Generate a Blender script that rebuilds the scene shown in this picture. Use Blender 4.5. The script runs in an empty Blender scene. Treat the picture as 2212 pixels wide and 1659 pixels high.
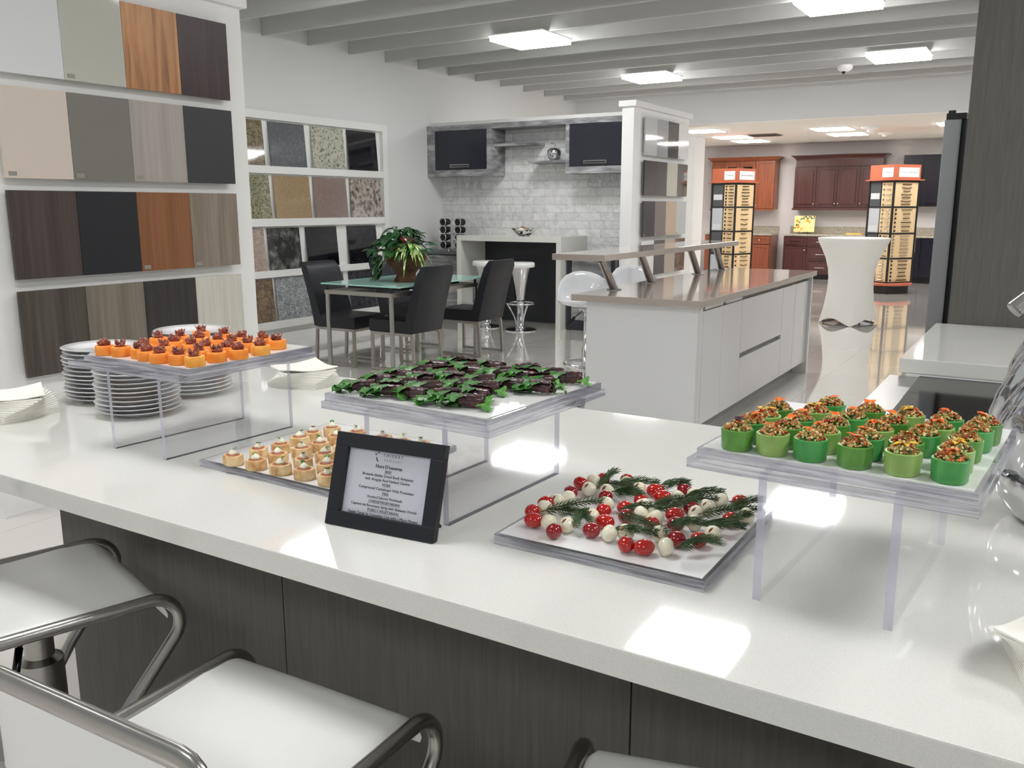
import bpy, bmesh, math, random
from mathutils import Vector, Matrix, noise
random.seed(7)
PI = math.pi
sc = bpy.context.scene
C = sc.collection
# ------------------------------------------------------------ camera, world, exposure
def cam_axes(yaw, pitch, roll):
    cy, sy, cp, sp, cr, sr = math.cos(yaw), math.sin(yaw), math.cos(pitch), math.sin(pitch), math.cos(roll), math.sin(roll)
    f = Vector((sy*cp, cy*cp, -sp)); r = Vector((cy, -sy, 0)); u = r.cross(f)
    return cr*r + sr*u, -sr*r + cr*u, f
r_, u_, f_ = cam_axes(-0.550324, 0.200319, -0.000913)
cd = bpy.data.cameras.new('camera'); cam = bpy.data.objects.new('camera', cd); C.objects.link(cam)
cd.sensor_width = 36.0; cd.lens = 1884.234/2212*36; cd.clip_start = .02; cd.clip_end = 100
m3 = Matrix((r_, u_, -f_)).transposed()
cam.matrix_world = Matrix.Translation((0, 0, 1.47)) @ m3.to_4x4()
sc.camera = cam
w = bpy.data.worlds.new('world'); sc.world = w; w.use_nodes = True
w.node_tree.nodes['Background'].inputs[0].default_value = (.96, .98, 1, 1)
w.node_tree.nodes['Background'].inputs[1].default_value = .35
sc.view_settings.view_transform = 'Standard'; sc.view_settings.look = 'None'
sc.view_settings.exposure = 0.2; sc.view_settings.gamma = 1.0
try: sc.view_settings.use_curve_mapping = False
except Exception: pass
LAMP = 20.0       # strength of the square ceiling panels
LAMP2 = 24.0
sc.cycles.max_bounces = 10; sc.cycles.diffuse_bounces = 5; sc.cycles.glossy_bounces = 5
sc.cycles.transparent_max_bounces = 24; sc.cycles.sample_clamp_indirect = 6.0
# ------------------------------------------------------------ materials
def lin(c):
    return tuple(((v/255)/12.92 if v/255 <= .04045 else ((v/255+.055)/1.055)**2.4) for v in c) + (1,)
MATS = {}
def mat(name, col, rough=.5, metal=0, coat=0, spec=.5, emit=0, sss=0, bump=0, bscale=60, bstretch=(1,1,1), trans=0, ior=1.45):
    if name in MATS: return MATS[name]
    m = bpy.data.materials.new(name); m.use_nodes = True; n = m.node_tree; b = n.nodes['Principled BSDF']
    b.inputs['Base Color'].default_value = lin(col); b.inputs['Roughness'].default_value = rough
    b.inputs['Metallic'].default_value = metal; b.inputs['Coat Weight'].default_value = coat
    b.inputs['Coat Roughness'].default_value = .05
    b.inputs['Specular IOR Level'].default_value = spec; b.inputs['Transmission Weight'].default_value = trans
    b.inputs['IOR'].default_value = ior
    if sss: b.inputs['Subsurface Weight'].default_value = sss; b.inputs['Subsurface Radius'].default_value = (.01, .005, .003); b.inputs['Subsurface Scale'].default_value = .6
    if emit: b.inputs['Emission Color'].default_value = lin(col); b.inputs['Emission Strength'].default_value = emit
    if bump:
        tc = n.nodes.new('ShaderNodeTexCoord'); mp = n.nodes.new('ShaderNodeMapping'); mp.inputs['Scale'].default_value = bstretch
        nz = n.nodes.new('ShaderNodeTexNoise'); nz.inputs['Scale'].default_value = bscale; nz.inputs['Detail'].default_value = 4
        bp = n.nodes.new('ShaderNodeBump'); bp.inputs['Strength'].default_value = bump; bp.inputs['Distance'].default_value = .004
        n.links.new(tc.outputs['Object'], mp.inputs[0]); n.links.new(mp.outputs[0], nz.inputs['Vector'])
        n.links.new(nz.outputs['Fac'], bp.inputs['Height']); n.links.new(bp.outputs[0], b.inputs['Normal'])
    MATS[name] = m; return m
def noisy(name, stops, scale=8, stretch=(1,1,1), rough=.5, coat=0, detail=6, distort=0, kind='noise', bump=0, metal=0, spec=.5, sss=0, nr=.55):
    if name in MATS: return MATS[name]
    m = mat(name, (128,128,128), rough, metal, coat, spec, sss=sss); n = m.node_tree; b = n.nodes['Principled BSDF']
    tc = n.nodes.new('ShaderNodeTexCoord'); mp = n.nodes.new('ShaderNodeMapping'); mp.inputs['Scale'].default_value = stretch
    n.links.new(tc.outputs['Object'], mp.inputs[0])
    if kind == 'noise':
        t = n.nodes.new('ShaderNodeTexNoise'); t.inputs['Scale'].default_value = scale; t.inputs['Detail'].default_value = detail
        t.inputs['Distortion'].default_value = distort; t.inputs['Roughness'].default_value = nr; out = t.outputs['Fac']
        n.links.new(mp.outputs[0], t.inputs['Vector'])
    else:
        nz = n.nodes.new('ShaderNodeTexNoise'); nz.inputs['Scale'].default_value = scale*.6; nz.inputs['Detail'].default_value = 3
        mx = n.nodes.new('ShaderNodeMixRGB'); mx.blend_type = 'ADD'; mx.inputs[0].default_value = .12
        n.links.new(mp.outputs[0], nz.inputs['Vector']); n.links.new(mp.outputs[0], mx.inputs[1]); n.links.new(nz.outputs['Color'], mx.inputs[2])
        t = n.nodes.new('ShaderNodeTexVoronoi'); t.inputs['Scale'].default_value = scale
        n.links.new(mx.outputs[0], t.inputs['Vector'])
        sp = n.nodes.new('ShaderNodeSeparateColor'); n.links.new(t.outputs['Color'], sp.inputs[0]); out = sp.outputs[0]
    cr = n.nodes.new('ShaderNodeValToRGB'); e = cr.color_ramp.elements
    e[0].position = stops[0][0]; e[0].color = lin(stops[0][1]); e[1].position = stops[-1][0]; e[1].color = lin(stops[-1][1])
    for p, c in stops[1:-1]:
        k = e.new(p); k.color = lin(c)
    n.links.new(out, cr.inputs[0]); n.links.new(cr.outputs[0], b.inputs['Base Color'])
    if bump:
        bp = n.nodes.new('ShaderNodeBump'); bp.inputs['Strength'].default_value = bump; bp.inputs['Distance'].default_value = .003
        n.links.new(out, bp.inputs['Height']); n.links.new(bp.outputs[0], b.inputs['Normal'])
    return m
def wood(name, a, b_, c=None, scale=3.2, rough=.4, coat=0, axis='z', k=14):
    st = {'z': (k, k, .7), 'y': (k, .7, k), 'x': (.7, k, k)}[axis]
    stops = [(.3, a), (.7, b_)] if c is None else [(.3, a), (.5, b_), (.68, c)]
    return noisy(name, stops, scale, st, rough, coat, distort=.6, detail=5)
W_PAINT = mat('white_paint', (242,242,240), .6)
W_WALL = mat('wall_paint', (229,230,229), .75)
W_TRIM = mat('white_trim', (238,238,236), .4)
W_CEIL = mat('ceiling_paint', (205,205,202), .8)
W_BEAM = mat('beam_paint', (198,198,196), .7)
W_CEIL2 = mat('ceiling_tile', (218,214,207), .85, bump=.3, bscale=90)
W_FAR = mat('far_wall_paint', (206,202,200), .8)
W_SILV = mat('brushed_steel', (170,168,164), .28, 1)
W_CHROME = mat('chrome', (225,225,228), .06, 1)
W_NICKEL = mat('satin_nickel', (165,160,152), .35, .9)
W_BLACK = mat('black_plastic', (22,22,24), .4)
W_LEATH = mat('black_leather', (24,26,32), .42, spec=.5, bump=.25, bscale=300)
W_VINYL = mat('white_vinyl', (236,236,234), .32, spec=.5)
W_SHELL = mat('white_gloss_plastic', (238,240,243), .08, coat=.5)
W_GLOSS = mat('white_gloss_lacquer', (226,227,228), .05, coat=.6)
W_PORC = mat('porcelain', (235,235,236), .08, coat=.5)
W_PAPER = mat('napkin_paper', (246,244,236), .9)
W_QUARTZ = noisy('white_quartz', [(.3,(221,221,214)),(.5,(227,227,221)),(.7,(231,231,226))], 420, rough=.05, coat=.2, detail=3)
W_TAUPE = noisy('taupe_quartz', [(.3,(168,157,148)),(.7,(179,168,159))], 260, rough=.07, coat=.5, detail=3)
W_GREYWD = wood('grey_laminate_wood', (84,82,78), (98,95,91), scale=7, rough=.55, k=16)
W_CONC = noisy('weathered_grey_laminate', [(.3,(96,96,98)),(.48,(140,140,142)),(.62,(176,176,178)),(.75,(205,205,206))], 3.2, (1,1,4), .45, detail=8, distort=.5)
W_CHAR = mat('charcoal_lacquer', (40,43,48), .3, coat=.2)
W_DARKDOOR = mat('blue_black_lacquer', (38,41,50), .22, coat=.2)
W_BLKGL = mat('black_glass', (6,6,8), .09, spec=.35)
M_LAMP = mat('lamp_diffuser', (255,255,255), .6, emit=LAMP)
M_LAMP2 = mat('far_lamp_diffuser', (255,252,249), .6, emit=LAMP2)
def floor_mat():
    m = mat('polished_porcelain_floor', (228,224,218), .06, coat=1); n = m.node_tree; b = n.nodes['Principled BSDF']
    tc = n.nodes.new('ShaderNodeTexCoord'); br = n.nodes.new('ShaderNodeTexBrick')
    br.inputs['Scale'].default_value = 1; br.offset = 0; br.inputs['Brick Width'].default_value = .8; br.inputs['Row Height'].default_value = .8
    br.inputs['Mortar Size'].default_value = .0025; br.inputs['Color1'].default_value = lin((225,221,215)); br.inputs['Color2'].default_value = lin((228,224,218)); br.inputs['Mortar'].default_value = lin((196,190,183))
    n.links.new(tc.outputs['Object'], br.inputs['Vector']); n.links.new(br.outputs['Color'], b.inputs['Base Color'])
    return m
def stone_mat():
    m = mat('split_face_marble', (220,220,218), .7); n = m.node_tree; b = n.nodes['Principled BSDF']
    nd = n.nodes.new; L = n.links.new
    tc = nd('ShaderNodeTexCoord'); sp = nd('ShaderNodeSeparateXYZ'); cb = nd('ShaderNodeCombineXYZ')
    L(tc.outputs['Object'], sp.inputs[0]); L(sp.outputs[0], cb.inputs[0]); L(sp.outputs[2], cb.inputs[1])
    br = nd('ShaderNodeTexBrick'); br.inputs['Scale'].default_value = 1; br.inputs['Brick Width'].default_value = .32; br.inputs['Row Height'].default_value = .1
    br.inputs['Mortar Size'].default_value = .003; br.inputs['Color1'].default_value = lin((246,246,245)); br.inputs['Color2'].default_value = lin((228,228,228)); br.inputs['Mortar'].default_value = lin((206,206,205))
    L(cb.outputs[0], br.inputs['Vector'])
    nz = nd('ShaderNodeTexNoise'); nz.inputs['Scale'].default_value = 9; nz.inputs['Detail'].default_value = 8; nz.inputs['Distortion'].default_value = 1.2
    L(tc.outputs['Object'], nz.inputs['Vector'])
    cr = nd('ShaderNodeValToRGB'); cr.color_ramp.elements[0].position = .36; cr.color_ramp.elements[0].color = (.7,.7,.7,1); cr.color_ramp.elements[1].position = .56; cr.color_ramp.elements[1].color = (1,1,1,1)
    L(nz.outputs['Fac'], cr.inputs[0])
    mx = nd('ShaderNodeMixRGB'); mx.blend_type = 'MULTIPLY'; mx.inputs[0].default_value = .45
    L(br.outputs['Color'], mx.inputs[1]); L(cr.outputs[0], mx.inputs[2]); L(mx.outputs[0], b.inputs['Base Color'])
    ad = nd('ShaderNodeMath'); ad.operation = 'MULTIPLY_ADD'; ad.inputs[1].default_value = -1.2
    n2 = nd('ShaderNodeTexNoise'); n2.inputs['Scale'].default_value = 14; n2.inputs['Detail'].default_value = 6
    L(tc.outputs['Object'], n2.inputs['Vector']); L(br.outputs['Fac'], ad.inputs[0]); L(n2.outputs['Fac'], ad.inputs[2])
    bp = nd('ShaderNodeBump'); bp.inputs['Strength'].default_value = .8; bp.inputs['Distance'].default_value = .03
    L(ad.outputs[0], bp.inputs['Height']); L(bp.outputs[0], b.inputs['Normal'])
    return m
def clear_mat(name, tint, edge=False, gloss=.06, body=0.0, bodycol=(200,200,215)):
    # thin clear acrylic: straight-through transmission with a fresnel reflection on top
    m = bpy.data.materials.new(name); m.use_nodes = True; n = m.node_tree; n.nodes.clear(); nd = n.nodes.new; L = n.links.new
    out = nd('ShaderNodeOutputMaterial'); tr = nd('ShaderNodeBsdfTransparent'); tr.inputs[0].default_value = tint + (1,)
    gl = nd('ShaderNodeBsdfGlossy'); gl.inputs['Roughness'].default_value = gloss; gl.inputs[0].default_value = (1,1,1,1)
    fr = nd('ShaderNodeFresnel'); mx = nd('ShaderNodeMixShader'); ge = nd('ShaderNodeNewGeometry'); ma = nd('ShaderNodeMath'); ma.operation = 'MULTIPLY_ADD'; ma.inputs[1].default_value = -.7603; ma.inputs[2].default_value = 1.45
    L(ge.outputs['Backfacing'], ma.inputs[0]); L(ma.outputs[0], fr.inputs[0])
    L(fr.outputs[0], mx.inputs[0]); L(gl.outputs[0], mx.inputs[2])
    if body:
        df = nd('ShaderNodeBsdfDiffuse'); df.inputs[0].default_value = lin(bodycol); m2 = nd('ShaderNodeMixShader'); m2.inputs[0].default_value = body
        if edge:
            tc = nd('ShaderNodeTexCoord'); mp = nd('ShaderNodeMapping'); mp.inputs['Scale'].default_value = (4, 4, 130); nz = nd('ShaderNodeTexNoise'); nz.inputs['Scale'].default_value = 2.0; nz.inputs['Detail'].default_value = 3
            cr = nd('ShaderNodeValToRGB'); cr.color_ramp.elements[0].position = .4; cr.color_ramp.elements[0].color = lin((138,138,150)); cr.color_ramp.elements[1].position = .62; cr.color_ramp.elements[1].color = lin((232,232,240))  # banded ramp paints the light and dark edge reflections into the diffuse colour
            L(tc.outputs['Object'], mp.inputs[0]); L(mp.outputs[0], nz.inputs['Vector']); L(nz.outputs['Fac'], cr.inputs[0]); L(cr.outputs[0], df.inputs[0])
        L(tr.outputs[0], m2.inputs[1]); L(df.outputs[0], m2.inputs[2]); L(m2.outputs[0], mx.inputs[1])
    else: L(tr.outputs[0], mx.inputs[1])
    L(mx.outputs[0], out.inputs[0]); return m
M_CLEAR = clear_mat('clear_acrylic_face', (.97,.97,.98))
M_EDGE = clear_mat('clear_acrylic_edge', (.84,.84,.90), True, .1, .45)
M_LEGEDGE = clear_mat('clear_acrylic_leg_edge', (.84,.84,.92), False, .08, .5, (206,206,222))
M_GLASS = clear_mat('thin_wine_glass', (.93,.94,.94), False, .03)
M_TABGL = clear_mat('frosted_green_glass', (.75,.95,.9), False, .08, .86, (178,226,214))
M_CAN = noisy('cantaloupe_flesh', [(.35,(242,138,44)),(.65,(250,160,66))], 60, rough=.45, bump=.15, sss=.15)
M_CAN2 = noisy('pale_cantaloupe_flesh', [(.35,(236,160,60)),(.65,(246,180,84))], 60, rough=.45, bump=.15, sss=.15)
M_PROS = noisy('prosciutto', [(.34,(118,56,48)),(.5,(150,80,68)),(.6,(180,118,100)),(.7,(216,174,148))], 70, (1,1,2.5), .4, coat=.2, bump=.3)
M_BALS = mat('balsamic_glaze', (18,8,6), .08, coat=.8)
M_CREPE = noisy('crepe', [(.33,(184,128,78)),(.5,(222,186,134)),(.66,(236,212,168))], 38, rough=.6, bump=.3)
M_SALM = noisy('salmon', [(.4,(150,84,62)),(.6,(196,120,90))], 90, rough=.4)
M_CREAM = mat('cream_cheese', (244,240,218), .45, sss=.1)
M_LEAF = noisy('fresh_green_leaf', [(.35,(34,84,20)),(.65,(86,148,48))], 30, rough=.4, coat=.15)
M_ARUG = noisy('arugula_green', [(.35,(40,92,30)),(.55,(66,130,46)),(.7,(120,172,84))], 34, rough=.45, coat=.1)
M_BEEF = noisy('dried_beef', [(.34,(34,16,20)),(.55,(70,36,38)),(.7,(120,72,60))], 55, (1,1,1), .35, coat=.35, bump=.5)
M_CUC = [noisy('cucumber_%s' % k, st, 22, (1,1,.4), .3, coat=.3, sss=.1) for k, st in (('dark',[(.35,(64,120,44)),(.65,(98,154,66))]),('bright',[(.35,(56,140,68)),(.65,(86,168,88))]),('pale',[(.35,(126,164,82)),(.65,(164,194,114))]))]
M_TART = [mat('diced_carrot', (206,122,66), .4), mat('diced_cucumber', (150,150,78), .4), mat('diced_squash', (222,206,146), .4), mat('diced_olive', (112,98,58), .4), mat('diced_pepper', (170,50,34), .4)]
M_PETO = mat('orange_petal', (244,110,20), .5); M_PETY = mat('yellow_petal', (240,182,30), .5); M_PURP = mat('purple_sprout', (66,20,44), .5)
M_TOM = [mat('cherry_tomato', (178,24,16), .1, coat=.7, sss=.08), mat('dark_cherry_tomato', (140,16,22), .1, coat=.7, sss=.08)]
M_MOZ = noisy('mozzarella', [(.4,(228,222,196)),(.6,(240,236,214))], 14, rough=.25, coat=.3, sss=.2)
M_ROSE = noisy('rosemary_needle', [(.35,(50,80,44)),(.65,(112,138,100))], 40, rough=.55)
M_STEM = mat('woody_stem', (90,80,50), .7)
# ------------------------------------------------------------ mesh helpers
def box(bm, x, y, z, bev=0, mi=0):
    v = [bm.verts.new((a, b, c)) for a in x for b in y for c in z]
    fs = [(0,1,3,2),(4,6,7,5),(0,4,5,1),(2,3,7,6),(0,2,6,4),(1,5,7,3)]
    F = [bm.faces.new([v[i] for i in f]) for f in fs]
    for f in F: f.material_index = mi
    if bev:
        es = list({e for f in F for e in f.edges})
        r = bmesh.ops.bevel(bm, geom=es, offset=bev, segments=2, affect='EDGES', profile=.7)
        for f in r['faces']: f.material_index = mi
    return F
def rot_box(bm, c, s, R=None, bev=0, mi=0):
    b2 = bmesh.new(); box(b2, (-s[0]/2, s[0]/2), (-s[1]/2, s[1]/2), (-s[2]/2, s[2]/2), bev, mi)
    M = Matrix.Translation(c) @ (R.to_4x4() if R else Matrix())
    b2.transform(M); add(bm, b2)
def add(bm, b2):
    me = bpy.data.meshes.new('tmp'); b2.to_mesh(me); b2.free(); bm.from_mesh(me); bpy.data.meshes.remove(me)
def cyl(bm, p0, p1, r0, r1=None, n=20, caps=True):
    p0, p1 = Vector(p0), Vector(p1); r1 = r0 if r1 is None else r1
    d = (p1-p0).normalized(); a = d.orthogonal().normalized(); b = d.cross(a)
    R = []
    for p, r in ((p0, r0), (p1, r1)):
        R.append([bm.verts.new(p + r*(math.cos(2*PI*i/n)*a + math.sin(2*PI*i/n)*b)) for i in range(n)])
    for i in range(n): bm.faces.new((R[0][i], R[0][(i+1)%n], R[1][(i+1)%n], R[1][i]))
    if caps: bm.faces.new(R[0][::-1]); bm.faces.new(R[1])
def tube(bm, pts, r, n=10, closed=False, flat=1.0, up=None):
    pts = [Vector(p) for p in pts]; N = len(pts); rings = []; a = None
    for i, p in enumerate(pts):
        d = (pts[(i+1)%N]-pts[i-1]) if closed else (pts[min(i+1, N-1)]-pts[max(i-1, 0)])
        d.normalize()
        if a is None: a = (Vector(up) if up else d.orthogonal()); 
        a = (a - d*a.dot(d)).normalized(); b = d.cross(a)
        rr = r[i] if isinstance(r, (list, tuple)) else r
        rings.append([bm.verts.new(p + rr*(math.cos(2*PI*k/n)*a*flat + math.sin(2*PI*k/n)*b)) for k in range(n)])
    for i in range(N if closed else N-1):
        A, B = rings[i], rings[(i+1)%N]
        for k in range(n): bm.faces.new((A[k], A[(k+1)%n], B[(k+1)%n], B[k]))
    if not closed: bm.faces.new(rings[0][::-1]); bm.faces.new(rings[-1])
def lathe(bm, prof, n=32, c=(0,0,0), rf=None, twist=0):
    rings = []
    for j, (r, z) in enumerate(prof):
        ring = []
        for i in range(n):
            t = 2*PI*i/n
            rr = r if rf is None else rf(r, z, t)
            ring.append(bm.verts.new((c[0]+rr*math.cos(t+twist*z), c[1]+rr*math.sin(t+twist*z), c[2]+z)))
        rings.append(ring)
    for A, B in zip(rings, rings[1:]):
        for i in range(n): bm.faces.new((A[i], A[(i+1)%n], B[(i+1)%n], B[i]))
    if prof[0][0] > 1e-5: bm.faces.new(rings[0][::-1])
    if prof[-1][0] > 1e-5: bm.faces.new(rings[-1])
def ball(bm, c, r, s=(1,1,1), R=None, seg=16):
    b2 = bmesh.new(); bmesh.ops.create_uvsphere(b2, u_segments=seg, v_segments=max(6, seg*2//3), radius=r)
    b2.transform(Matrix.Translation(c) @ (R.to_4x4() if R else Matrix()) @ Matrix.Diagonal((*s, 1))); add(bm, b2)
def arc(c, r, a0, a1, n, plane='xz'):
    out = []
    for i in range(n+1):
        t = a0+(a1-a0)*i/n; u, v = r*math.cos(t), r*math.sin(t)
        out.append({'xz': (c[0]+u, c[1], c[2]+v), 'yz': (c[0], c[1]+u, c[2]+v), 'xy': (c[0]+u, c[1]+v, c[2])}[plane])
    return out
def link(name, bm, mats, parent=None, world=True, smooth=None, origin=None):
    me = bpy.data.meshes.new(name)
    o = bpy.data.objects.new(name, me); C.objects.link(o)
    if parent is not None:
        o.parent = parent
        if world:
            q = parent; M = Matrix()
            while q is not None: M = q.matrix_basis @ M; q = q.parent
            bm.transform(M.inverted())
    elif origin is not None:
        bm.transform(Matrix.Translation(-Vector(origin))); o.location = origin
    bmesh.ops.recalc_face_normals(bm, faces=bm.faces)
    bm.to_mesh(me); bm.free()
    for m in (mats if isinstance(mats, (list, tuple)) else [mats]): me.materials.append(m)
    if smooth is not None:
        for p in me.polygons: p.use_smooth = True
        if smooth < 3: me.set_sharp_from_angle(angle=smooth)
    return o
def tag(o, label, cat, group=None):
    o['label'] = label; o['category'] = cat
    if group: o['group'] = group
    return o
def thing(name, label, cat, loc=(0,0,0), rz=0, group=None):
    o = bpy.data.objects.new(name, None); C.objects.link(o); o.empty_display_size = .05
    o.matrix_basis = Matrix.Translation(loc) @ Matrix.Rotation(rz, 4, 'Z')
    return tag(o, label, cat, group)
def struct(name, bm, m, parent=None, smooth=None):
    o = link(name, bm, m, parent, smooth=smooth)
    if parent is None: o['kind'] = 'structure'
    return o
def dup(root, loc, rz, label, group=None):
    r = root.copy(); C.objects.link(r); r.matrix_basis = Matrix.Translation(loc) @ Matrix.Rotation(rz, 4, 'Z'); r['label'] = label
    if group: r['group'] = group
    def rec(a, b):
        for ch in a.children:
            c = ch.copy(); C.objects.link(c); c.parent = b; c.matrix_parent_inverse = ch.matrix_parent_inverse.copy(); rec(ch, c)
    rec(root, r); return r
def bx(x, y, z, bev=0):
    bm = bmesh.new(); box(bm, x, y, z, bev); return bm
def rrect(bm, x, y, z, r, n=6):   # rounded-corner slab in plan
    pts = []
    for cx, cy, a in ((x[1]-r, y[1]-r, 0), (x[0]+r, y[1]-r, PI/2), (x[0]+r, y[0]+r, PI), (x[1]-r, y[0]+r, 1.5*PI)):
        for i in range(n+1):
            t = a+PI/2*i/n; pts.append((cx+r*math.cos(t), cy+r*math.sin(t)))
    A = [bm.verts.new((*p, z[0])) for p in pts]; B = [bm.verts.new((*p, z[1])) for p in pts]; k = len(pts)
    for i in range(k): bm.faces.new((A[i], A[(i+1)%k], B[(i+1)%k], B[i]))
    bm.faces.new(A[::-1]); bm.faces.new(B)
def prism(bm, pts, z0, z1):
    A = [bm.verts.new((*p, z0)) for p in pts]; B = [bm.verts.new((*p, z1)) for p in pts]; k = len(pts)
    for i in range(k): bm.faces.new((A[i], A[(i+1)%k], B[(i+1)%k], B[i]))
    bm.faces.new(A[::-1]); bm.faces.new(B)
ORD = ['first', 'second', 'third', 'fourth', 'fifth', 'sixth', 'seventh', 'eighth', 'ninth', 'tenth', 'eleventh', 'twelfth', 'thirteenth', 'fourteenth', 'fifteenth', 'sixteenth', 'seventeenth', 'eighteenth', 'nineteenth', 'twentieth']
# ------------------------------------------------------------ room shell
XW = -7.2; XR = 3.2; YB = -3.6; YS = 13.9; YF = 19.25; ZC = 3.5; ZL = 2.757
struct('floor', bx((XW-.1, XR+.1), (YB-.1, YF+.1), (-.1, 0)), floor_mat())
struct('wall_left', bx((XW-.1, XW), (YB, YF), (0, ZC)), W_WALL)
struct('wall_right', bx((XR, XR+.1), (YB, YF), (0, ZC)), W_WALL)
bm = bx((XW, XR), (YB-.1, YB), (0, .25)); box(bm, (XW, XR), (YB-.1, YB), (3.1, ZC)); struct('wall_back', bm, W_WALL)
bm = bmesh.new()  # unseen glazed back opening, added to let world light fill the room
for k in range(9): box(bm, (XW+.02+k*1.285, XW+.08+k*1.285), (YB-.08, YB-.02), (.25, 3.1))
box(bm, (XW, XR), (YB-.09, YB-.01), (2.3, 2.36)); wn = struct('added_fill_window_1', bm, mat('mullion_grey', (120,120,122), .5)); struct('added_fill_glass', bx((XW, XR), (YB-.055, YB-.05), (.25, 3.1)), clear_mat('fill_opening_glass', (.95,.97,.97)), wn)
struct('wall_front', bx((XW, XR), (YF, YF+.1), (0, ZC)), W_FAR)
struct('wall_soffit', bx((XW, XR), (YS, YS+.12), (ZL, ZC)), W_WALL)
struct('ceiling', bx((XW, XR), (YB, YS), (ZC, ZC+.1)), W_CEIL)
bm = bx((XW, XR), (YS+.1205, YF), (ZL, ZL+.1))
struct('ceiling', bm, W_CEIL2)
yb = 6.784 - .661*15
while yb < YS-.1:
    if yb > YB+.1: struct('ceiling_beam', bx((XW+.001, XR-.001), (yb, yb+.036), (3.206, ZC), .003), W_BEAM)
    yb += .661
# partition carrying the door samples
struct('wall_partition', bx((-4.34, -4.168), (2.123, 3.77), (0, 2.60)), W_PAINT)
struct('trim_1', bx((-4.37, -4.135), (2.09, 3.80), (2.60, 2.655), .006), W_TRIM)
struct('baseboard_1', bx((-4.168, -4.156), (2.123, 3.77), (0, .012)), W_TRIM)
# divider with door samples behind the island
struct('wall_divider', bx((-4.325, -4.181), (9.45, 11.20), (0, 2.58)), W_PAINT)
struct('trim_2', bx((-4.36, -4.145), (9.42, 11.25), (2.58, 2.645), .006), W_TRIM)
struct('wall_pier', bx((-5.19, -5.03), (13.80, 14.25), (0, 2.56)), W_PAINT)
struct('trim_3', bx((-5.22, -5.00), (13.77, 14.28), (2.56, 2.61), .005), W_TRIM)
# wall of the wine bar with stone cladding, white cap on top
struct('wall_wine_bar', bx((XW, -4.326), (9.925, 10.05), (0, 2.49)), stone_mat())
struct('trim_4', bx((XW, -4.326), (9.72, 10.08), (2.505, 2.56), .004), W_TRIM)
struct('baseboard_2', bx((XW, XW+.015), (3.9, 9.2), (0, .1), .003), W_TRIM)
# ------------------------------------------------------------ lamps and ceiling fittings
def lamp(x, y, z, label, m, s=.64, dp=.022):
    t = thing('ceiling_panel_light', label, 'ceiling light', (x, y, z), 0, 'square ceiling panel lights')
    bm = bmesh.new()
    h = s/2; box(bm, (-h,h), (-h,h), (.028,.04), .002)
    link('frame', bm, W_TRIM, t, world=False)
    link('diffuser', bx((-h+.012,h-.012), (-h+.012,h-.012), (-dp,.0275), .003), m, t, world=False)
    return t
L1 = lamp(-4.86, 8.30, 3.165, 'square lit panel on the ceiling beams above the dining area and wine bar', M_LAMP)
for x, y, l in ((-4.83, 11.48, 'smaller looking lit square panel on the beams above the sample divider'), (-1.77, 8.22, 'lit square panel on the beams cut by the top edge of the photo'), (-1.74, 11.38, 'lit square panel on the beams beside the dome camera'),
                (-4.86, 5.1, 'lit ceiling panel mirrored in the counter beside the menu frame'), (-1.77, 5.1, 'lit ceiling panel mirrored brightly in the counter front'),
                (-4.86, 1.2, 'lit ceiling panel above the seats end of the counter'), (-1.77, 1.2, 'lit ceiling panel above the front counter'), (-1.77, -2.0, 'lit ceiling panel behind the viewer'), (-4.86, -2.0, 'lit ceiling panel behind the left partition'),
                (1.35, 1.2, 'lit ceiling panel above the range'), (1.35, 3.3, 'unseen ceiling panel moved off its grid to brighten the white side slab'), (1.35, -2.0, 'lit ceiling panel back right of the viewer'), (1.35, 8.3, 'lit ceiling panel right of the island')):  # unseen panel near the tall dark panel is placed to brighten the slab
    dup(L1, (x, y, 3.165), 0, l)
L2 = lamp(-3.35, 15.75, ZL-.041, 'larger of two lit panels in the lower ceiling before the dark cabinets', M_LAMP2, .62, -.018)
for x, y, l in ((-3.35, 17.0, 'second lit panel of the lower ceiling above the dark red cabinets'), (-5.33, 15.0, 'nearest lit panel of the lower ceiling beside the white pier'), (-5.33, 16.6, 'middle lit panel of the lower ceiling beside the air vent'), (-5.33, 17.75, 'farthest lit panel of the lower ceiling above the orange cabinet'), (-1.45, 15.75, 'lit panel of the lower ceiling beside the fridge top'), (.6, 15.75, 'lit panel of the lower ceiling behind the fridge'), (-1.45, 17.6, 'lit panel of the lower ceiling above the black cabinets')):
    dup(L2, (x, y, ZL-.041), 0, l)
t = thing('dome_camera', 'small white dome sensor hanging below the painted beams', 'ceiling sensor', (-2.456, 12.0, 3.206))
bm = bmesh.new(); lathe(bm, [(.09,0),(.092,-.03),(.075,-.06),(.04,-.075),(0,-.078)][::-1]); link('housing', bm, W_TRIM, t, world=False, smooth=.7)
bm = bmesh.new(); ball(bm, (-.01,-.02,-.085), .022); link('lens', bm, W_BLACK, t, world=False, smooth=3)
for x, y, s, l in ((-2.76, 15.79, 1, 'larger white smoke detector on the lower ceiling'), (-2.756, 17.2, .8, 'smaller white smoke detector on the lower ceiling')):
    bm = bmesh.new(); lathe(bm, [(0,-.085*s),(.05*s,-.08*s),(.06*s,-.05*s),(.14*s,-.03*s),(.15*s,-.001)]); o = link('smoke_detector', bm, W_TRIM, None, smooth=.6, origin=None); o.location = (x, y, ZL); tag(o, l, 'smoke detector', 'smoke detectors on the lower ceiling')
t = thing('air_vent', 'grey slotted air vent in the lower ceiling', 'vent', (-4.68, 16.45, ZL-.012))
link('frame', bx((-.26,.26), (-.24,.24), (0,.012)), mat('vent_grey', (150,146,140), .6), t, world=False)
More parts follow.
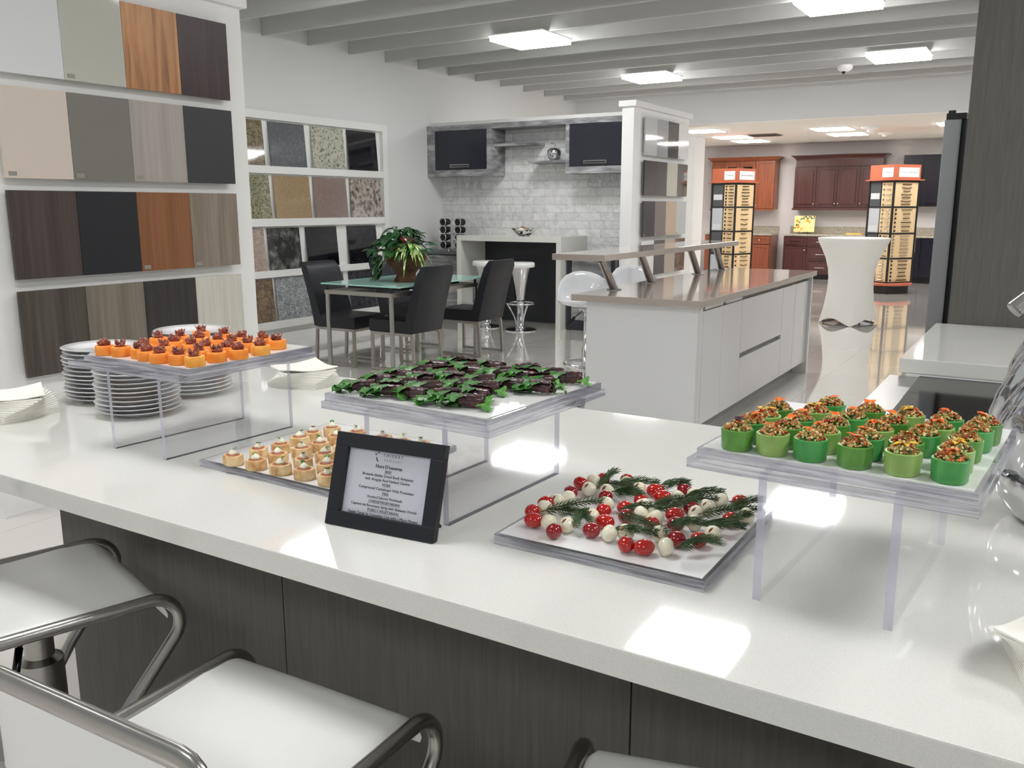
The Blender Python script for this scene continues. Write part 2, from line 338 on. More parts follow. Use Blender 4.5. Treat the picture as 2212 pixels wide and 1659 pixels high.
for k in range(7): link('slat', bx((-.24,.24), (-.2+k*.06,-.17+k*.06), (-.012,-.001)), mat('vent_dark', (70,68,66), .6), t, world=False)
# ------------------------------------------------------------ sample panels on the partition
def wd(n, a, b_, **k): return wood('sample_' + n, a, b_, **k)
PS = [[('gloss white', mat('s_gw', (226,228,230), .06, coat=.5)), ('gloss sage cream', mat('s_sage', (196,196,186), .07, coat=.5)), ('orange oak woodgrain', wood('s_oak', (128,86,54), (184,130,84), (202,150,104), scale=2.2, k=9)), ('dark wenge brown', wood('s_wenge', (44,28,30), (64,42,44), scale=2.5))],
      [('pinkish cream', mat('s_pc', (214,202,190), .4)), ('taupe grey', mat('s_tg', (124,121,114), .5)), ('pale grey woodgrain', wood('s_lg', (158,150,143), (176,169,162), scale=2)), ('plain charcoal', mat('s_ch', (56,57,59), .5))],
      [('dark brown woodgrain', wood('s_db', (58,48,44), (82,71,66), scale=2)), ('plain black', mat('s_bk', (28,30,35), .5)), ('orange brown woodgrain', wood('s_ob', (122,78,48), (146,96,60), scale=2)), ('taupe woodgrain', wood('s_tw', (118,104,92), (150,138,124), scale=2.4))],
      [('striped grey brown woodgrain', wood('s_gb', (60,52,48), (92,84,76), scale=2)), ('olive taupe woodgrain', wood('s_ot', (106,98,87), (134,126,113), scale=2)), ('charcoal woodgrain', wood('s_cw', (42,40,40), (64,60,58), scale=3)), ('off white woodgrain', wood('s_ow', (198,196,184), (216,214,204), scale=4))]]
RN = ['top', 'second', 'third', 'bottom']
M_STICK = mat('clear_sticker', (150,148,138), .3)
def sample(x, y0, y1, z0, z1, m, nm, row, grp, stick=True, side='partition'):
    t = thing('door_sample', f'{nm} door sample panel in the {row} row on the {side}', 'door sample', (x, (y0+y1)/2, z0), 0, grp)
    link('panel', bx((x+.03, x+.05), (y0+.001, y1-.001), (z0, z1), .001), m, t)
    link('mounting_batten', bx((x, x+.03), (y0+.06, y1-.06), (z0+.05, z1-.05)), W_PAINT, t)
    if stick: link('sticker', bx((x+.05, x+.0506), (y0+.015, y0+.055), (z0+.01, z0+.03)), M_STICK, t)
for r, z0, z1 in ((0,2.07,2.485),(1,1.603,2.013),(2,1.136,1.548),(3,.668,1.08)):
    for c in range(4):
        y0 = 2.283+.3345*c
        if r < 2: y0 -= 0
        sample(-4.168, y0, y0+.3345, z0, z1, PS[r][c][1], PS[r][c][0], RN[r], 'door samples on the left partition', (r, c) in ((0,1),(1,0),(1,1),(1,2),(2,2),(2,3)))
DV = [[('gloss pale grey', mat('d1', (196,198,200), .05, coat=.5)), ('gloss mid grey', mat('d2', (158,160,164), .05, coat=.5)), ('gloss black', mat('d3', (40,40,48), .03, coat=.6)), ('gloss white', mat('d4', (232,234,234), .05, coat=.5))],
      [('gloss black brown', mat('d5', (38,30,32), .04, coat=.6)), ('gloss blue black', mat('d6', (34,34,44), .04, coat=.6)), ('gloss cream', mat('d7', (200,198,182), .05, coat=.5)), ('gloss dark grey', mat('d8', (78,75,76), .04, coat=.6))],
      [('plain charcoal', mat('d9', (66,64,70), .4)), ('mauve taupe', mat('d10', (134,124,122), .4)), ('beige woodgrain', wood('d11', (194,172,150), (208,188,166))), ('plain pale grey', mat('d12', (202,204,205), .4))],
      [('plain white', mat('d13', (230,230,228), .3)), ('gloss black', mat('d14', (40,38,42), .05, coat=.5)), ('beige', mat('d15', (186,172,156), .3)), ('brown patterned', noisy('d16', [(.4,(84,60,50)),(.6,(120,96,84))], 6, (1,1,3), .1, coat=.4))]]
for r, z0, z1 in ((0,2.06,2.485),(1,1.60,2.0),(2,1.12,1.535),(3,.655,1.07)):
    for c in range(4):
        y0 = 9.68+.35*c
        sample(-4.181, y0, y0+.35, z0, z1, DV[r][c][1], DV[r][c][0], RN[r], 'door samples on the divider wall', c == 3 or r == 2, 'divider')
# ------------------------------------------------------------ stone slab rack on the left wall
t = thing('slab_rack', 'white wall rack with four rows of stone slab samples', 'display rack', (XW, 7.3, .165))
XF = -7.14
bm = bmesh.new(); Y0, Y1 = 5.90, 8.70; Z0, Z1 = .165, 2.455
box(bm, (XW, XF), (Y0, Y0+.1), (Z0, Z1), .003); box(bm, (XW, XF), (Y1-.09, Y1), (Z0, Z1), .003)
rails = [(Z0,.250),(.725,.80),(1.268,1.35),(1.82,1.898),(2.372,Z1)]
for a, b_ in rails: box(bm, (XW, XF-.001), (Y0+.1, Y1-.09), (a, b_), .003)
link('frame', bm, W_TRIM, t)
link('back_board', bx((XW, XW+.006), (Y0+.1, Y1-.09), (Z0, Z1)), W_PAINT, t)
V = lambda n, st, sc_, kd='v', **k: noisy(n, st, sc_, kind=('voronoi' if kd == 'v' else 'noise'), rough=.05, coat=.5, **k)
ST = [[('tan olive granite', V('g1', [(0,(84,74,58)),(.4,(128,116,92)),(.8,(156,144,118)),(1,(96,86,66))], 46)), ('plain grey quartz', V('g2', [(.3,(92,94,98)),(.7,(116,118,122))], 30, 'n')), ('cream granite with dark flecks', V('g3', [(0,(86,84,76)),(.16,(128,126,112)),(.24,(184,184,166)),(1,(204,204,188))], 52)), ('polished black granite', V('g4', [(.3,(12,12,18)),(.7,(24,24,32))], 20, 'n'))],
      [('green beige granite', V('g5', [(0,(70,68,50)),(.35,(112,112,84)),(.7,(176,174,142)),(1,(142,138,106))], 62)), ('fine tan quartz', V('g6', [(.3,(150,128,98)),(.7,(184,160,126))], 70, 'n')), ('mauve brown quartz', V('g7', [(.3,(130,112,106)),(.7,(160,142,134))], 60, 'n')), ('pinkish grey granite with dark blotches', V('g8', [(.36,(74,66,60)),(.44,(128,118,110)),(.54,(178,166,158)),(.7,(200,190,182))], 16, 'n'))],
      [('pinkish veined marble', noisy('g9', [(.3,(150,130,120)),(.7,(190,172,160))], 5, (1,3,8), .06, coat=.4)), ('black granite with grey patches', V('g10', [(.45,(22,22,24)),(.55,(70,72,70)),(.68,(128,128,120))], 9, 'n')), ('black polished granite', V('g11', [(.3,(12,12,20)),(.7,(20,20,28))], 20, 'n')), ('sparkling black granite', V('g12', [(0,(16,16,22)),(.96,(18,18,24)),(1,(120,120,130))], 120))],
      [('brown patterned granite', V('g13', [(0,(66,52,36)),(.5,(108,86,60)),(1,(140,114,82))], 40)), ('white and blue grey granite', V('g14', [(0,(98,102,106)),(.5,(150,154,156)),(1,(200,202,202))], 62)), ('grey speckled granite', V('g15', [(0,(90,90,92)),(1,(170,170,168))], 60)), ('dark grey granite', V('g16', [(0,(40,40,44)),(1,(90,90,94))], 60))]]
YY = [[(6.2,6.70),(6.79,7.31),(7.42,7.94),(8.01,8.52)], [(6.26,6.756),(6.82,7.354),(7.42,7.955),(8.03,8.583)], [(6.14,6.644),(6.70,7.166),(7.267,7.764),(7.956,8.472)], [(6.23,6.73),(6.772,7.284),(7.35,7.85),(7.95,8.45)]]
ZZ = [(1.9,2.355), (1.352,1.80), (.802,1.25), (.252,.71)]
for r in range(4):
    for c in range(4):
        y0, y1 = YY[r][c]; z0, z1 = ZZ[r]
        bm = bmesh.new(); v = []
        for yy in (y0, y1):
            for xx, zz in ((XW+.040, z0), (XW+.054, z0), (XW+.022, z1), (XW+.008, z1)): v.append(bm.verts.new((xx, yy, zz)))
        for f in ((0,1,2,3),(7,6,5,4),(0,4,5,1),(1,5,6,2),(2,6,7,3),(3,7,4,0)): bm.faces.new([v[i] for i in f])
        o = link('stone_slab', bm, ST[r][c][1], None, origin=(XW+.03, (y0+y1)/2, z0))
        tag(o, f'{ST[r][c][0]} slab leaning in the {RN[r]} row of the white rack', 'stone sample', 'stone slabs in the wall rack')
# ------------------------------------------------------------ wine bar
YK = 9.59
t = thing('wall_cabinet', 'weathered grey wall cabinet with blue black flap doors above the wine bar', 'cabinet', (-5.76, YK, 1.86))
bm = bmesh.new()
box(bm, (XW+.001,-4.33), (YK,9.924), (2.44,2.505), .002)                       # top rail
for a, b_ in ((XW+.001,-7.07),(-6.262,-6.19),(-5.125,-5.075),(-4.36,-4.33)): box(bm, (a,b_), (YK+.001,9.924), (1.862,2.44), .002)
for a, b_ in ((-7.07,-6.262),(-5.075,-4.36)): box(bm, (a,b_), (YK+.001,9.924), (1.862,1.945), .002); box(bm, (a,b_), (9.90,9.923), (1.945,2.44))
link('body', bm, W_CONC, t)
for a, b_ in ((-7.065,-6.267),(-5.07,-4.365)):
    d = link('door', bx((a,b_), (YK-.004,YK+.018), (1.95,2.437), .002), W_DARKDOOR, t)
    c0 = (a+b_)/2; bm = bmesh.new(); w_ = .15
    box(bm, (c0-w_,c0+w_), (YK-.03,YK-.022), (2.0,2.012)); box(bm, (c0-w_,c0+w_), (YK-.03,YK-.022), (1.975,1.983)); box(bm, (c0-w_,c0-w_+.01), (YK-.03,YK-.004), (1.983,2.0)); box(bm, (c0+w_-.01,c0+w_), (YK-.03,YK-.004), (1.983,2.0))
    link('handle', bm, W_SILV, d)
link('shelf', bx((-6.19,-5.60), (YK+.06,9.924), (2.225,2.255), .002), W_CONC, t)
link('shelf', bx((-5.68,-5.125), (YK+.06,9.924), (2.0,2.03), .002), W_CONC, t)
# apple ornament on the lower shelf
t = thing('apple_ornament', 'shiny silver apple ornament on the floating shelf', 'ornament', (-5.35, 9.72, 2.03))
bm = bmesh.new(); lathe(bm, [(.02,.0),(.05,.002),(.075,.03),(.09,.08),(.085,.12),(.06,.145),(.03,.146),(.008,.13),(0,.128)], 28); link('body', bm, W_CHROME, t, world=False, smooth=3)
bm = bmesh.new(); tube(bm, [(0,0,.128),(.004,0,.16),(.015,0,.19)], .004, 6); link('stem', bm, W_SILV, t, world=False, smooth=3)
bm = bmesh.new(); tube(bm, [(.012,0,.185),(.0,-.01,.2),(-.03,-.02,.205),(-.05,-.02,.2)], [.003,.014,.012,.002], 8, flat=.2); link('leaf', bm, W_SILV, t, world=False, smooth=3)
# hanging wine glasses
g0 = None
for i, x in enumerate((-6.845,-6.74,-6.607,-6.483,-4.873,-4.792,-4.681,-4.601,-4.516)):
    l = f'upside down wine glass hanging under the {"left" if i < 4 else "right"} flap cabinet, {ORD[i if i < 4 else i-4]} from its left'
    if g0 is None:
        bm = bmesh.new(); lathe(bm, [(.034,0),(.034,-.002),(.004,-.006),(.0035,-.06),(.012,-.07),(.034,-.09),(.04,-.12),(.033,-.155),(.032,-.155),(.039,-.12),(.033,-.092),(0,-.074)], 20)
        g0 = link('wine_glass', bm, M_GLASS, None, smooth=3); g0.location = (x, 9.75, 1.86); tag(g0, l, 'wine glass', 'wine glasses hanging under the cabinets')
    else:
        o = g0.copy(); C.objects.link(o); o.location = (x, 9.75, 1.86); o['label'] = l
# base cabinets along the stone wall
def grey_base(x0, x1, label, ndoor=1):
    t = thing('base_cabinet', label, 'cabinet', ((x0+x1)/2, 9.6, 0))
    bm = bmesh.new(); box(bm, (x0, x0+.055), (9.36,9.924), (.0,.86)); box(bm, (x1-.055, x1), (9.36,9.924), (.0,.86)); box(bm, (x0+.055, x1-.055), (9.37,9.924), (.0,.12)); box(bm, (x0+.055, x1-.055), (9.40,9.924), (.12,.86))
    link('carcass', bm, W_CHAR, t)
    link('worktop', bx((x0, x1), (9.33,9.924), (.865,.90), .002), mat('dark_grey_top', (96,96,98), .3), t)
    link('drawer_front', bx((x0+.058, x1-.058), (9.365,9.388), (.66,.85), .002), W_CONC, t)
    d = link('door', bx((x0+.058, x1-.058), (9.365,9.388), (.125,.655), .002), W_CONC, t)
    bm = bmesh.new(); box(bm, ((x0+x1)/2-.15,(x0+x1)/2+.15), (9.335,9.343), (.78,.80)); link('handle', bm, W_SILV, t)
grey_base(-7.19, -6.5, 'weathered grey base cabinet under the chrome cup rack')
grey_base(-4.96, -4.33, 'weathered grey base cabinet with charcoal surround right of the bar')
t = thing('bar_table', 'white waterfall bar table with dark panel at the wine bar', 'bar table', (-5.74, 9.6, 0))
link('top', bx((-6.498,-4.985), (9.24,9.92), (1.05,1.117), .002), W_QUARTZ, t)
link('side_panel', bx((-6.498,-6.43), (9.24,9.92), (0,1.05)), W_QUARTZ, t); link('side_panel', bx((-5.05,-4.985), (9.24,9.92), (0,1.05)), W_QUARTZ, t)
link('back_panel', bx((-6.429,-5.051), (9.80,9.83), (0,1.05)), W_CHAR, t)
# bowl with ornament balls
t = thing('fretwork_bowl', 'silver openwork bowl on the white bar top', 'bowl', (-5.68, 9.55, 1.117))
def wav(r, z, th): return r*(1+.08*math.cos(8*th)*(z/.09))
bm = bmesh.new(); lathe(bm, [(.06,0),(.07,.003),(.11,.03),(.14,.07),(.155,.09),(.15,.09),(.135,.07),(.105,.033),(.06,.01)], 48, rf=wav)
link('shell', bm, noisy('pierced_silver', [(0,(60,40,30)),(.3,(70,50,36)),(.34,(220,220,215)),(1,(240,240,235))], 26, kind='v', rough=.2, metal=.6), t, world=False, smooth=3)
for i, (a, b_, c_) in enumerate(((-.05,-.02,.085),(.045,-.03,.088),(0,.05,.085),(-.01,-.01,.1))):
    bm = bmesh.new(); ball(bm, (0,0,0), .036, seg=12); o = link('decor_ball', bm, noisy('amber_ball', [(.4,(110,64,34)),(.6,(184,140,98))], 30, rough=.4), None, smooth=3); o.location = (-5.68+a, 9.55+b_, 1.117+c_-.022)
    tag(o, 'small amber brown ball heaped in the silver openwork bowl', 'ornament', 'amber balls in the openwork bowl')
# chrome rack holding black cups, on the left base cabinet
t = thing('cup_rack', 'chrome wire rack with two columns of black tubes on grey cabinet', 'rack', (-6.78, 9.55, .90))
bm = bmesh.new()
for s in (-1, 1):
    tube(bm, [(s*.03,0,.01),(s*.03,0,.36),(s*.015,0,.40),(0,0,.41)], .005, 6)
    for k in range(4):
        z = .075+k*.10; tube(bm, [(s*.12+.052*math.cos(a), -.055, z+.052*math.sin(a)) for a in [i*PI/8 for i in range(16)]], .006, 6, closed=True)
        tube(bm, [(s*.03,0,z-.03),(s*.12,-.02,z-.05)], .004, 6)
tube(bm, [(-.2,0,.006),(.2,0,.006)], .006, 6); tube(bm, [(0,-.1,.006),(0,.1,.006)], .006, 6)
link('wire_frame', bm, W_CHROME, t, world=False, smooth=3)
for s in (-1, 1):
    for k in range(4):
        z = .075+k*.10; bm = bmesh.new(); cyl(bm, (s*.12,-.05,z), (s*.12,.07,z), .044, n=20); link('cup', bm, W_BLACK, t, world=False, smooth=.6)
# chrome cone stools
t = thing('cone_bar_stool', 'white round seat chrome cone bar stool, the one fully visible before the bar', 'bar stool', (-5.41, 9.02, 0), 0, 'chrome cone bar stools at the wine bar')
bm = bmesh.new(); lathe(bm, [(.155,.762),(.168,.766),(.170,.785),(.167,.812),(.155,.820),(0,.822)], 32); link('seat', bm, W_VINYL, t, world=False, smooth=.9)
bm = bmesh.new(); lathe(bm, [(.075,.02),(.05,.05),(.042,.28),(.052,.4),(.075,.55),(.102,.68),(.128,.760),(.0,.761)], 32); link('stem', bm, W_CHROME, t, world=False, smooth=.9)
bm = bmesh.new(); lathe(bm, [(.19,0),(.192,.01),(.16,.02),(.07,.028),(0,.03)], 36); link('base', bm, W_CHROME, t, world=False, smooth=.9)
bm = bmesh.new(); tube(bm, arc((0,0,.33), .17, 0, 2*PI, 30, 'xy')[:-1], .011, 8, closed=True)
for a in (-.5, PI+.5, PI/2):
    tube(bm, [((.17-.12*math.sin(s*PI/2))*math.cos(a), (.17-.12*math.sin(s*PI/2))*math.sin(a), .33-.29*s) for s in [i/8 for i in range(9)]], .009, 8)
link('foot_ring', bm, W_CHROME, t, world=False, smooth=3)
dup(t, (-5.93, 9.06, 0), .6, 'white round seat chrome cone bar stool half hidden behind the black chairs')
# ------------------------------------------------------------ dining set
t = thing('dining_table', 'dining table with pale green frosted glass top and steel legs', 'table', (-5.2, 6.6, 0))
link('glass_top', bx((-5.70,-4.78), (5.93,7.35), (.778,.79), .002), M_TABGL, t)
bm = bmesh.new(); box(bm, (-5.60,-4.82), (5.87,5.91), (.70,.735)); box(bm, (-5.60,-4.82), (7.17,7.21), (.70,.735)); box(bm, (-5.60,-5.56), (5.91,7.17), (.70,.735)); box(bm, (-4.86,-4.82), (5.91,7.17), (.70,.735))
link('apron_frame', bm, W_NICKEL, t)
bm = bmesh.new(); box(bm, (-5.5,-4.9), (6.2,6.9), (.735,.778)); link('extension_leaf', bx((-5.52,-4.9), (6.1,7.0), (.742,.762)), W_BLACK, t); bm.free()
for x in (-5.58,-4.84):
    for y in (5.89,7.19):
        bm = bmesh.new(); cyl(bm, (x,y,0), (x,y,.70), .021, n=16); link('leg', bm, W_SILV, t, smooth=.6)
        bm = bmesh.new(); cyl(bm, (x,y,.735), (x,y,.778), .012, n=10); link('standoff', bm, W_BLACK, t, smooth=.6)
def chair(label, loc, rz):  # local: faces +y, origin on floor at seat centre
    t = thing('dining_chair', label, 'chair', loc, rz, 'black dining chairs around the glass table')
    bm = bmesh.new(); box(bm, (-.225,.225), (-.22,.25), (.36,.475), .028); link('seat', bm, W_LEATH, t, world=False, smooth=.9)
    bm = bmesh.new(); n = 9; A = []
    for i in range(n+1):
        s = i/n; z = .365+.595*s; yc = -.20-.13*s-.05*s*s; th = .05*(1-.25*s)
        hw = .225-.006*s
        if i == n: th *= .55; hw -= .02
        ring = []
        for k, (a, b_) in enumerate(((-1,-1),(-.9,-1.15),(0,-1.2),(.9,-1.15),(1,-1),(1,1),(.9,1.15),(0,1.2),(-.9,1.15),(-1,1))):
            ring.append(bm.verts.new((a*hw, yc+b_*th-.012*(1-a*a), z)))
        A.append(ring)
    for R0, R1 in zip(A, A[1:]):
        for k in range(10): bm.faces.new((R0[k], R0[(k+1)%10], R1[(k+1)%10], R1[k]))
    bm.faces.new(A[0][::-1]); bm.faces.new(A[-1]); link('backrest', bm, W_LEATH, t, world=False, smooth=1.0)
    for s in (-1, 1):
        bm = bmesh.new(); x = s*.205
        box(bm, (x-.0125,x+.0125), (-.24,.235), (.335,.36)); box(bm, (x-.0125,x+.0125), (-.265,.235), (.008,.03))
        for y0, y1 in ((-.235,-.255),(.222,.222)):
            rot_box(bm, (x,(y0+y1)/2,.183), (.025,.025,.31), Matrix.Rotation(math.atan2(y0-y1,.31)*-1, 3, 'X') if y0 != y1 else None)
        for y in (-.25,.22): cyl(bm, (x,y,0), (x,y,.008), .01, n=8)
        link('sled_leg', bm, W_NICKEL, t, world=False)
    link('seat_rail', bx((-.193,.193), (.21,.235), (.335,.359)), W_NICKEL, t, world=False)
    return t
c0 = chair('black leather dining chair at the near left corner of the glass table', (-5.66, 6.27, 0), -PI/2)
dup(c0, (-5.69, 7.27, 0), -PI/2, 'black leather dining chair at the far left side of the glass table')
dup(c0, (-5.01, 6.29, 0), PI/2, 'black leather dining chair nearest the viewer, back toward the island')
dup(c0, (-4.99, 7.32, 0), PI/2, 'black leather dining chair at the far right, in front of cone stools')
# planter
t = thing('potted_plant', 'mixed potted plant with a pink flower on the glass table', 'plant', (-5.13, 6.47, .79))
bm = bmesh.new(); lathe(bm, [(.10,0),(.115,.005),(.112,.02),(.095,.04),(.09,.07),(.11,.10),(.15,.14),(.185,.19),(.195,.225),(.19,.235),(.18,.225),(0,.215)], 36)
link('urn', bm, noisy('mossy_terracotta', [(.35,(60,34,22)),(.5,(104,58,40)),(.62,(78,62,36)),(.75,(60,60,32))], 12, rough=.8, bump=.6), t, world=False, smooth=.9)
def leaf(bm, p, d, L, W, droop, up=Vector((0,0,1)), n=5, fold=.12):
    d = Vector(d).normalized(); side = d.cross(up)
    if side.length < .1: side = Vector((1,0,0))
    side.normalize(); nrm = side.cross(d); p = Vector(p); rows = []
    for i in range(n+1):
        s = i/n; w_ = W*math.sin(PI*min(1, .08+s*.95))**.75*(1-.35*s) if i < n else .0005
        q = p + d*L*s - Vector((0,0,1))*droop*L*s*s
        rows.append([bm.verts.new(q-side*w_+nrm*w_*fold*3), bm.verts.new(q), bm.verts.new(q+side*w_+nrm*w_*fold*3)])
    for a, b_ in zip(rows, rows[1:]):
        bm.faces.new((a[0],a[1],b_[1],b_[0])); bm.faces.new((a[1],a[2],b_[2],b_[1]))
rnd = random.Random(3)
bm = bmesh.new()
for i in range(150):
    a = rnd.uniform(0, 2*PI); r = rnd.uniform(.0,.27); z = .24+.26*(1-(r/.3)**2)*rnd.uniform(.5,1)
    cx = -.03
    leaf(bm, (cx+r*math.cos(a)*1.15, r*math.sin(a), z), (math.cos(a+rnd.uniform(-1,1)), math.sin(a+rnd.uniform(-1,1)), rnd.uniform(-.3,.5)), rnd.uniform(.075,.125), rnd.uniform(.03,.048), rnd.uniform(.2,.8))
for i in range(16):   # trailing vine on the left
    leaf(bm, (-.22-.02*math.sin(i), -.12+.03*math.cos(i*2), .24-i*.014), (rnd.uniform(-.6,.5), -1, -.5), .075, .026, .5)
for v in bm.verts: v.co.z = max(v.co.z, .01)
tube(bm, [(-.14,-.05,.26),(-.2,-.1,.24),(-.23,-.13,.15),(-.22,-.14,.03)], .003, 5)
link('foliage', bm, noisy('pothos_green', [(.35,(16,52,22)),(.65,(44,96,44))], 14, rough=.35, coat=.2), t, world=False, smooth=3)
bm = bmesh.new()
for i in range(22):
    a = -PI/2 + rnd.uniform(-1.9, 2.1); el = rnd.uniform(.2,.8)
    leaf(bm, (.10,-.09,.33), (math.cos(a), math.sin(a), el), rnd.uniform(.26,.36), .023, rnd.uniform(.8,1.3), n=8)
for v in bm.verts: v.co.z = max(v.co.z, .01)
link('bromeliad_leaves', bm, noisy('striped_leaf', [(.42,(60,118,30)),(.5,(132,172,76)),(.56,(206,220,150))], 30, (1,1,.3), .35, coat=.2), t, world=False, smooth=3)
bm = bmesh.new()
for i in range(11):
    a = i*2.4; leaf(bm, (.11,-.12,.345), (math.cos(a), math.sin(a), .45+.12*i), .105, .019, .1, n=4)
link('flower', bm, mat('pink_bract', (226,70,96), .4), t, world=False, smooth=3)
# ------------------------------------------------------------ island with raised shelf
t = thing('kitchen_island', 'white gloss kitchen island under the taupe worktop', 'kitchen island', (-2.2, 6.55, 0))
bm = bmesh.new(); box(bm, (-2.53,-1.83), (5.14,7.93), (.10,.868)); box(bm, (-2.53,-1.9), (5.14,7.93), (0,.10))
link('body', bm, W_GLOSS, t)
link('end_panel', bx((-2.555,-1.80), (5.095,5.138), (0,.872), .002), W_GLOSS, t)
bm = bmesh.new(); box(bm, (-1.86,-1.775), (7.935,7.975), (0,.872), .002); box(bm, (-2.53,-1.86), (7.935,7.975), (0,.872)); link('end_panel', bm, W_GLOSS, t)
link('back_panel', bx((-2.555,-2.532), (5.14,7.93), (0,.872)), W_GLOSS, t)
link('filler', bx((-1.829,-1.80), (5.14,5.19), (0,.868)), W_GLOSS, t)
for y0, y1 in ((5.2,5.578),(5.583,5.993),(7.082,7.474),(7.48,7.93)): link('door', bx((-1.829,-1.80), (y0,y1), (.11,.835), .002), W_GLOSS, t)
link('drawer', bx((-1.829,-1.80), (5.998,7.077), (.46,.835), .002), W_GLOSS, t); link('drawer', bx((-1.829,-1.80), (5.998,7.077), (.11,.425), .002), W_GLOSS, t)
bm = bmesh.new(); box(bm, (-1.829,-1.822), (5.998,7.077), (.426,.459)); box(bm, (-1.829,-1.822), (5.19,7.93), (.836,.868)); link('grip_channel', bm, mat('grip_grey', (120,120,122), .4), t)
for y in (5.58,5.99): link('rail_front', bx((-1.8215,-1.80), (y-.35,y), (.842,.868), .001), W_GLOSS, t)
link('toe_kick', bx((-1.905,-1.899), (5.14,7.93), (0,.10)), mat('kick_grey', (150,150,150), .3), t)
tag(link('island_worktop', bx((-2.635,-1.755), (5.03,8.02), (.873,.915), .003), W_TAUPE, None, origin=(-2.2,6.5,.873)), 'taupe quartz worktop on the white gloss island', 'worktop')
t = thing('raised_shelf', 'taupe breakfast shelf raised on slanted steel tubes over the island', 'shelf', (-2.6, 6.5, .915))
link('shelf_top', bx((-2.79,-2.41), (5.05,7.83), (1.13,1.17), .003), W_TAUPE, t)
for y in (5.44,6.09,7.10,7.72):
    bm = bmesh.new(); cyl(bm, (-2.52,y,.919), (-2.52,y-.21,1.132), .027, n=20, caps=False)
    s = link('support_tube', bm, W_SILV, t, smooth=3)
    bm = bmesh.new(); cyl(bm, (-2.52,y,.915), (-2.52,y,.921), .05, n=24); link('flange', bm, W_SILV, s, smooth=.6)
# white shell stools
t = thing('shell_bar_stool', 'white plastic shell bar stool at the near end of the island', 'bar stool', (-2.94, 5.86, 0), -.9, 'white shell stools behind the island')
bm = bmesh.new(); nu, nv = 20, 10; G = []
for i in range(nv+1):
    s = i/nv; row = []
    for k in range(nu):
        th = 2*PI*k/nu; back = max(0, -math.cos(th))**.8     # back of the shell toward -x
        rr = .215*math.sin(s*PI/2)**.8; zz = .74 + (.05+.20*back)*s**2.2
        row.append(bm.verts.new((rr*math.cos(th)*(1-.06*s*back), rr*math.sin(th)*1.02, zz)))
    G.append(row)
for a, b_ in zip(G, G[1:]):
    for k in range(nu):
        if a is G[0]:
            pass
        bm.faces.new((a[k], a[(k+1)%nu], b_[(k+1)%nu], b_[k]))
bmesh.ops.remove_doubles(bm, verts=bm.verts, dist=.0005)
o = link('shell_seat', bm, W_SHELL, t, world=False, smooth=3); md = o.modifiers.new('s', 'SOLIDIFY'); md.thickness = .012
bm = bmesh.new(); lathe(bm, [(.21,0),(.21,.008),(.12,.02),(.03,.04),(.028,.42),(.02,.43),(.02,.70),(.06,.715),(.0,.72)], 32); link('pedestal', bm, W_CHROME, t, world=False, smooth=.8)
bm = bmesh.new(); tube(bm, arc((0,0,.30), .16, PI*.55, PI*1.9, 18, 'xy'), .012, 8); tube(bm, [(0,0,.30),(-.16,0,.30)], .009, 8); link('foot_ring', bm, W_CHROME, t, world=False, smooth=3)
bm = bmesh.new(); tube(bm, [(0,-.03,.70),(.04,-.1,.66)], .004, 6); tube(bm, [(.04,-.1,.66),(.0,-.13,.60)], .013, 8); link('lever', bm, W_BLACK, t, world=False, smooth=3)
dup(t, (-2.92, 6.75, 0), -.8, 'white plastic shell bar stool farther along behind the island')
# cocktail table with stretch cover
t = thing('cocktail_table', 'tall round cocktail table in a white stretch cover', 'table', (-2.15, 11.75, 0))
def hem(r, z, th):
    return r*(1+.10*(max(0, math.cos(4*th+.6))**2)*(1-z/.3) if z < .3 else 1)
prof = [(.36,.0),(.335,.10),(.31,.2),(.29,.32),(.275,.45),(.272,.58),(.285,.70),(.32,.83),(.37,.94),(.415,1.03),(.43,1.075),(.425,1.085),(.3,1.087),(0,1.087)]
bm = bmesh.new(); N = 64; rings = []
for j, (r, z) in enumerate(prof):
    ring = []
    for i in range(N):
        th = 2*PI*i/N; arch = abs(math.sin(2*(th-.26)))          # 0 at the four feet
        zz = z + (.085*arch**1.2*(1-z/.2) if z < .2 else 0); rr = r*(1-.14*arch*(1-min(z,.25)/.25))
        ring.append(bm.verts.new((rr*math.cos(th), rr*math.sin(th), zz)))
    rings.append(ring)
for a, b_ in zip(rings, rings[1:]):
    for i in range(N): bm.faces.new((a[i], a[(i+1)%N], b_[(i+1)%N], b_[i]))
bmesh.ops.remove_doubles(bm, verts=bm.verts, dist=.0005)
link('stretch_cover', bm, mat('white_spandex', (240,239,234), .7), t, world=False, smooth=1.0)
bm = bmesh.new(); cyl(bm, (0,0,.05), (0,0,1.07), .03, n=12)
for k in range(4):
    a = .26+k*PI/2; tube(bm, [(0,0,.08),(.31*math.cos(a),.31*math.sin(a),.015)], .014, 8)
link('pedestal', bm, W_SILV, t, world=False, smooth=.8)
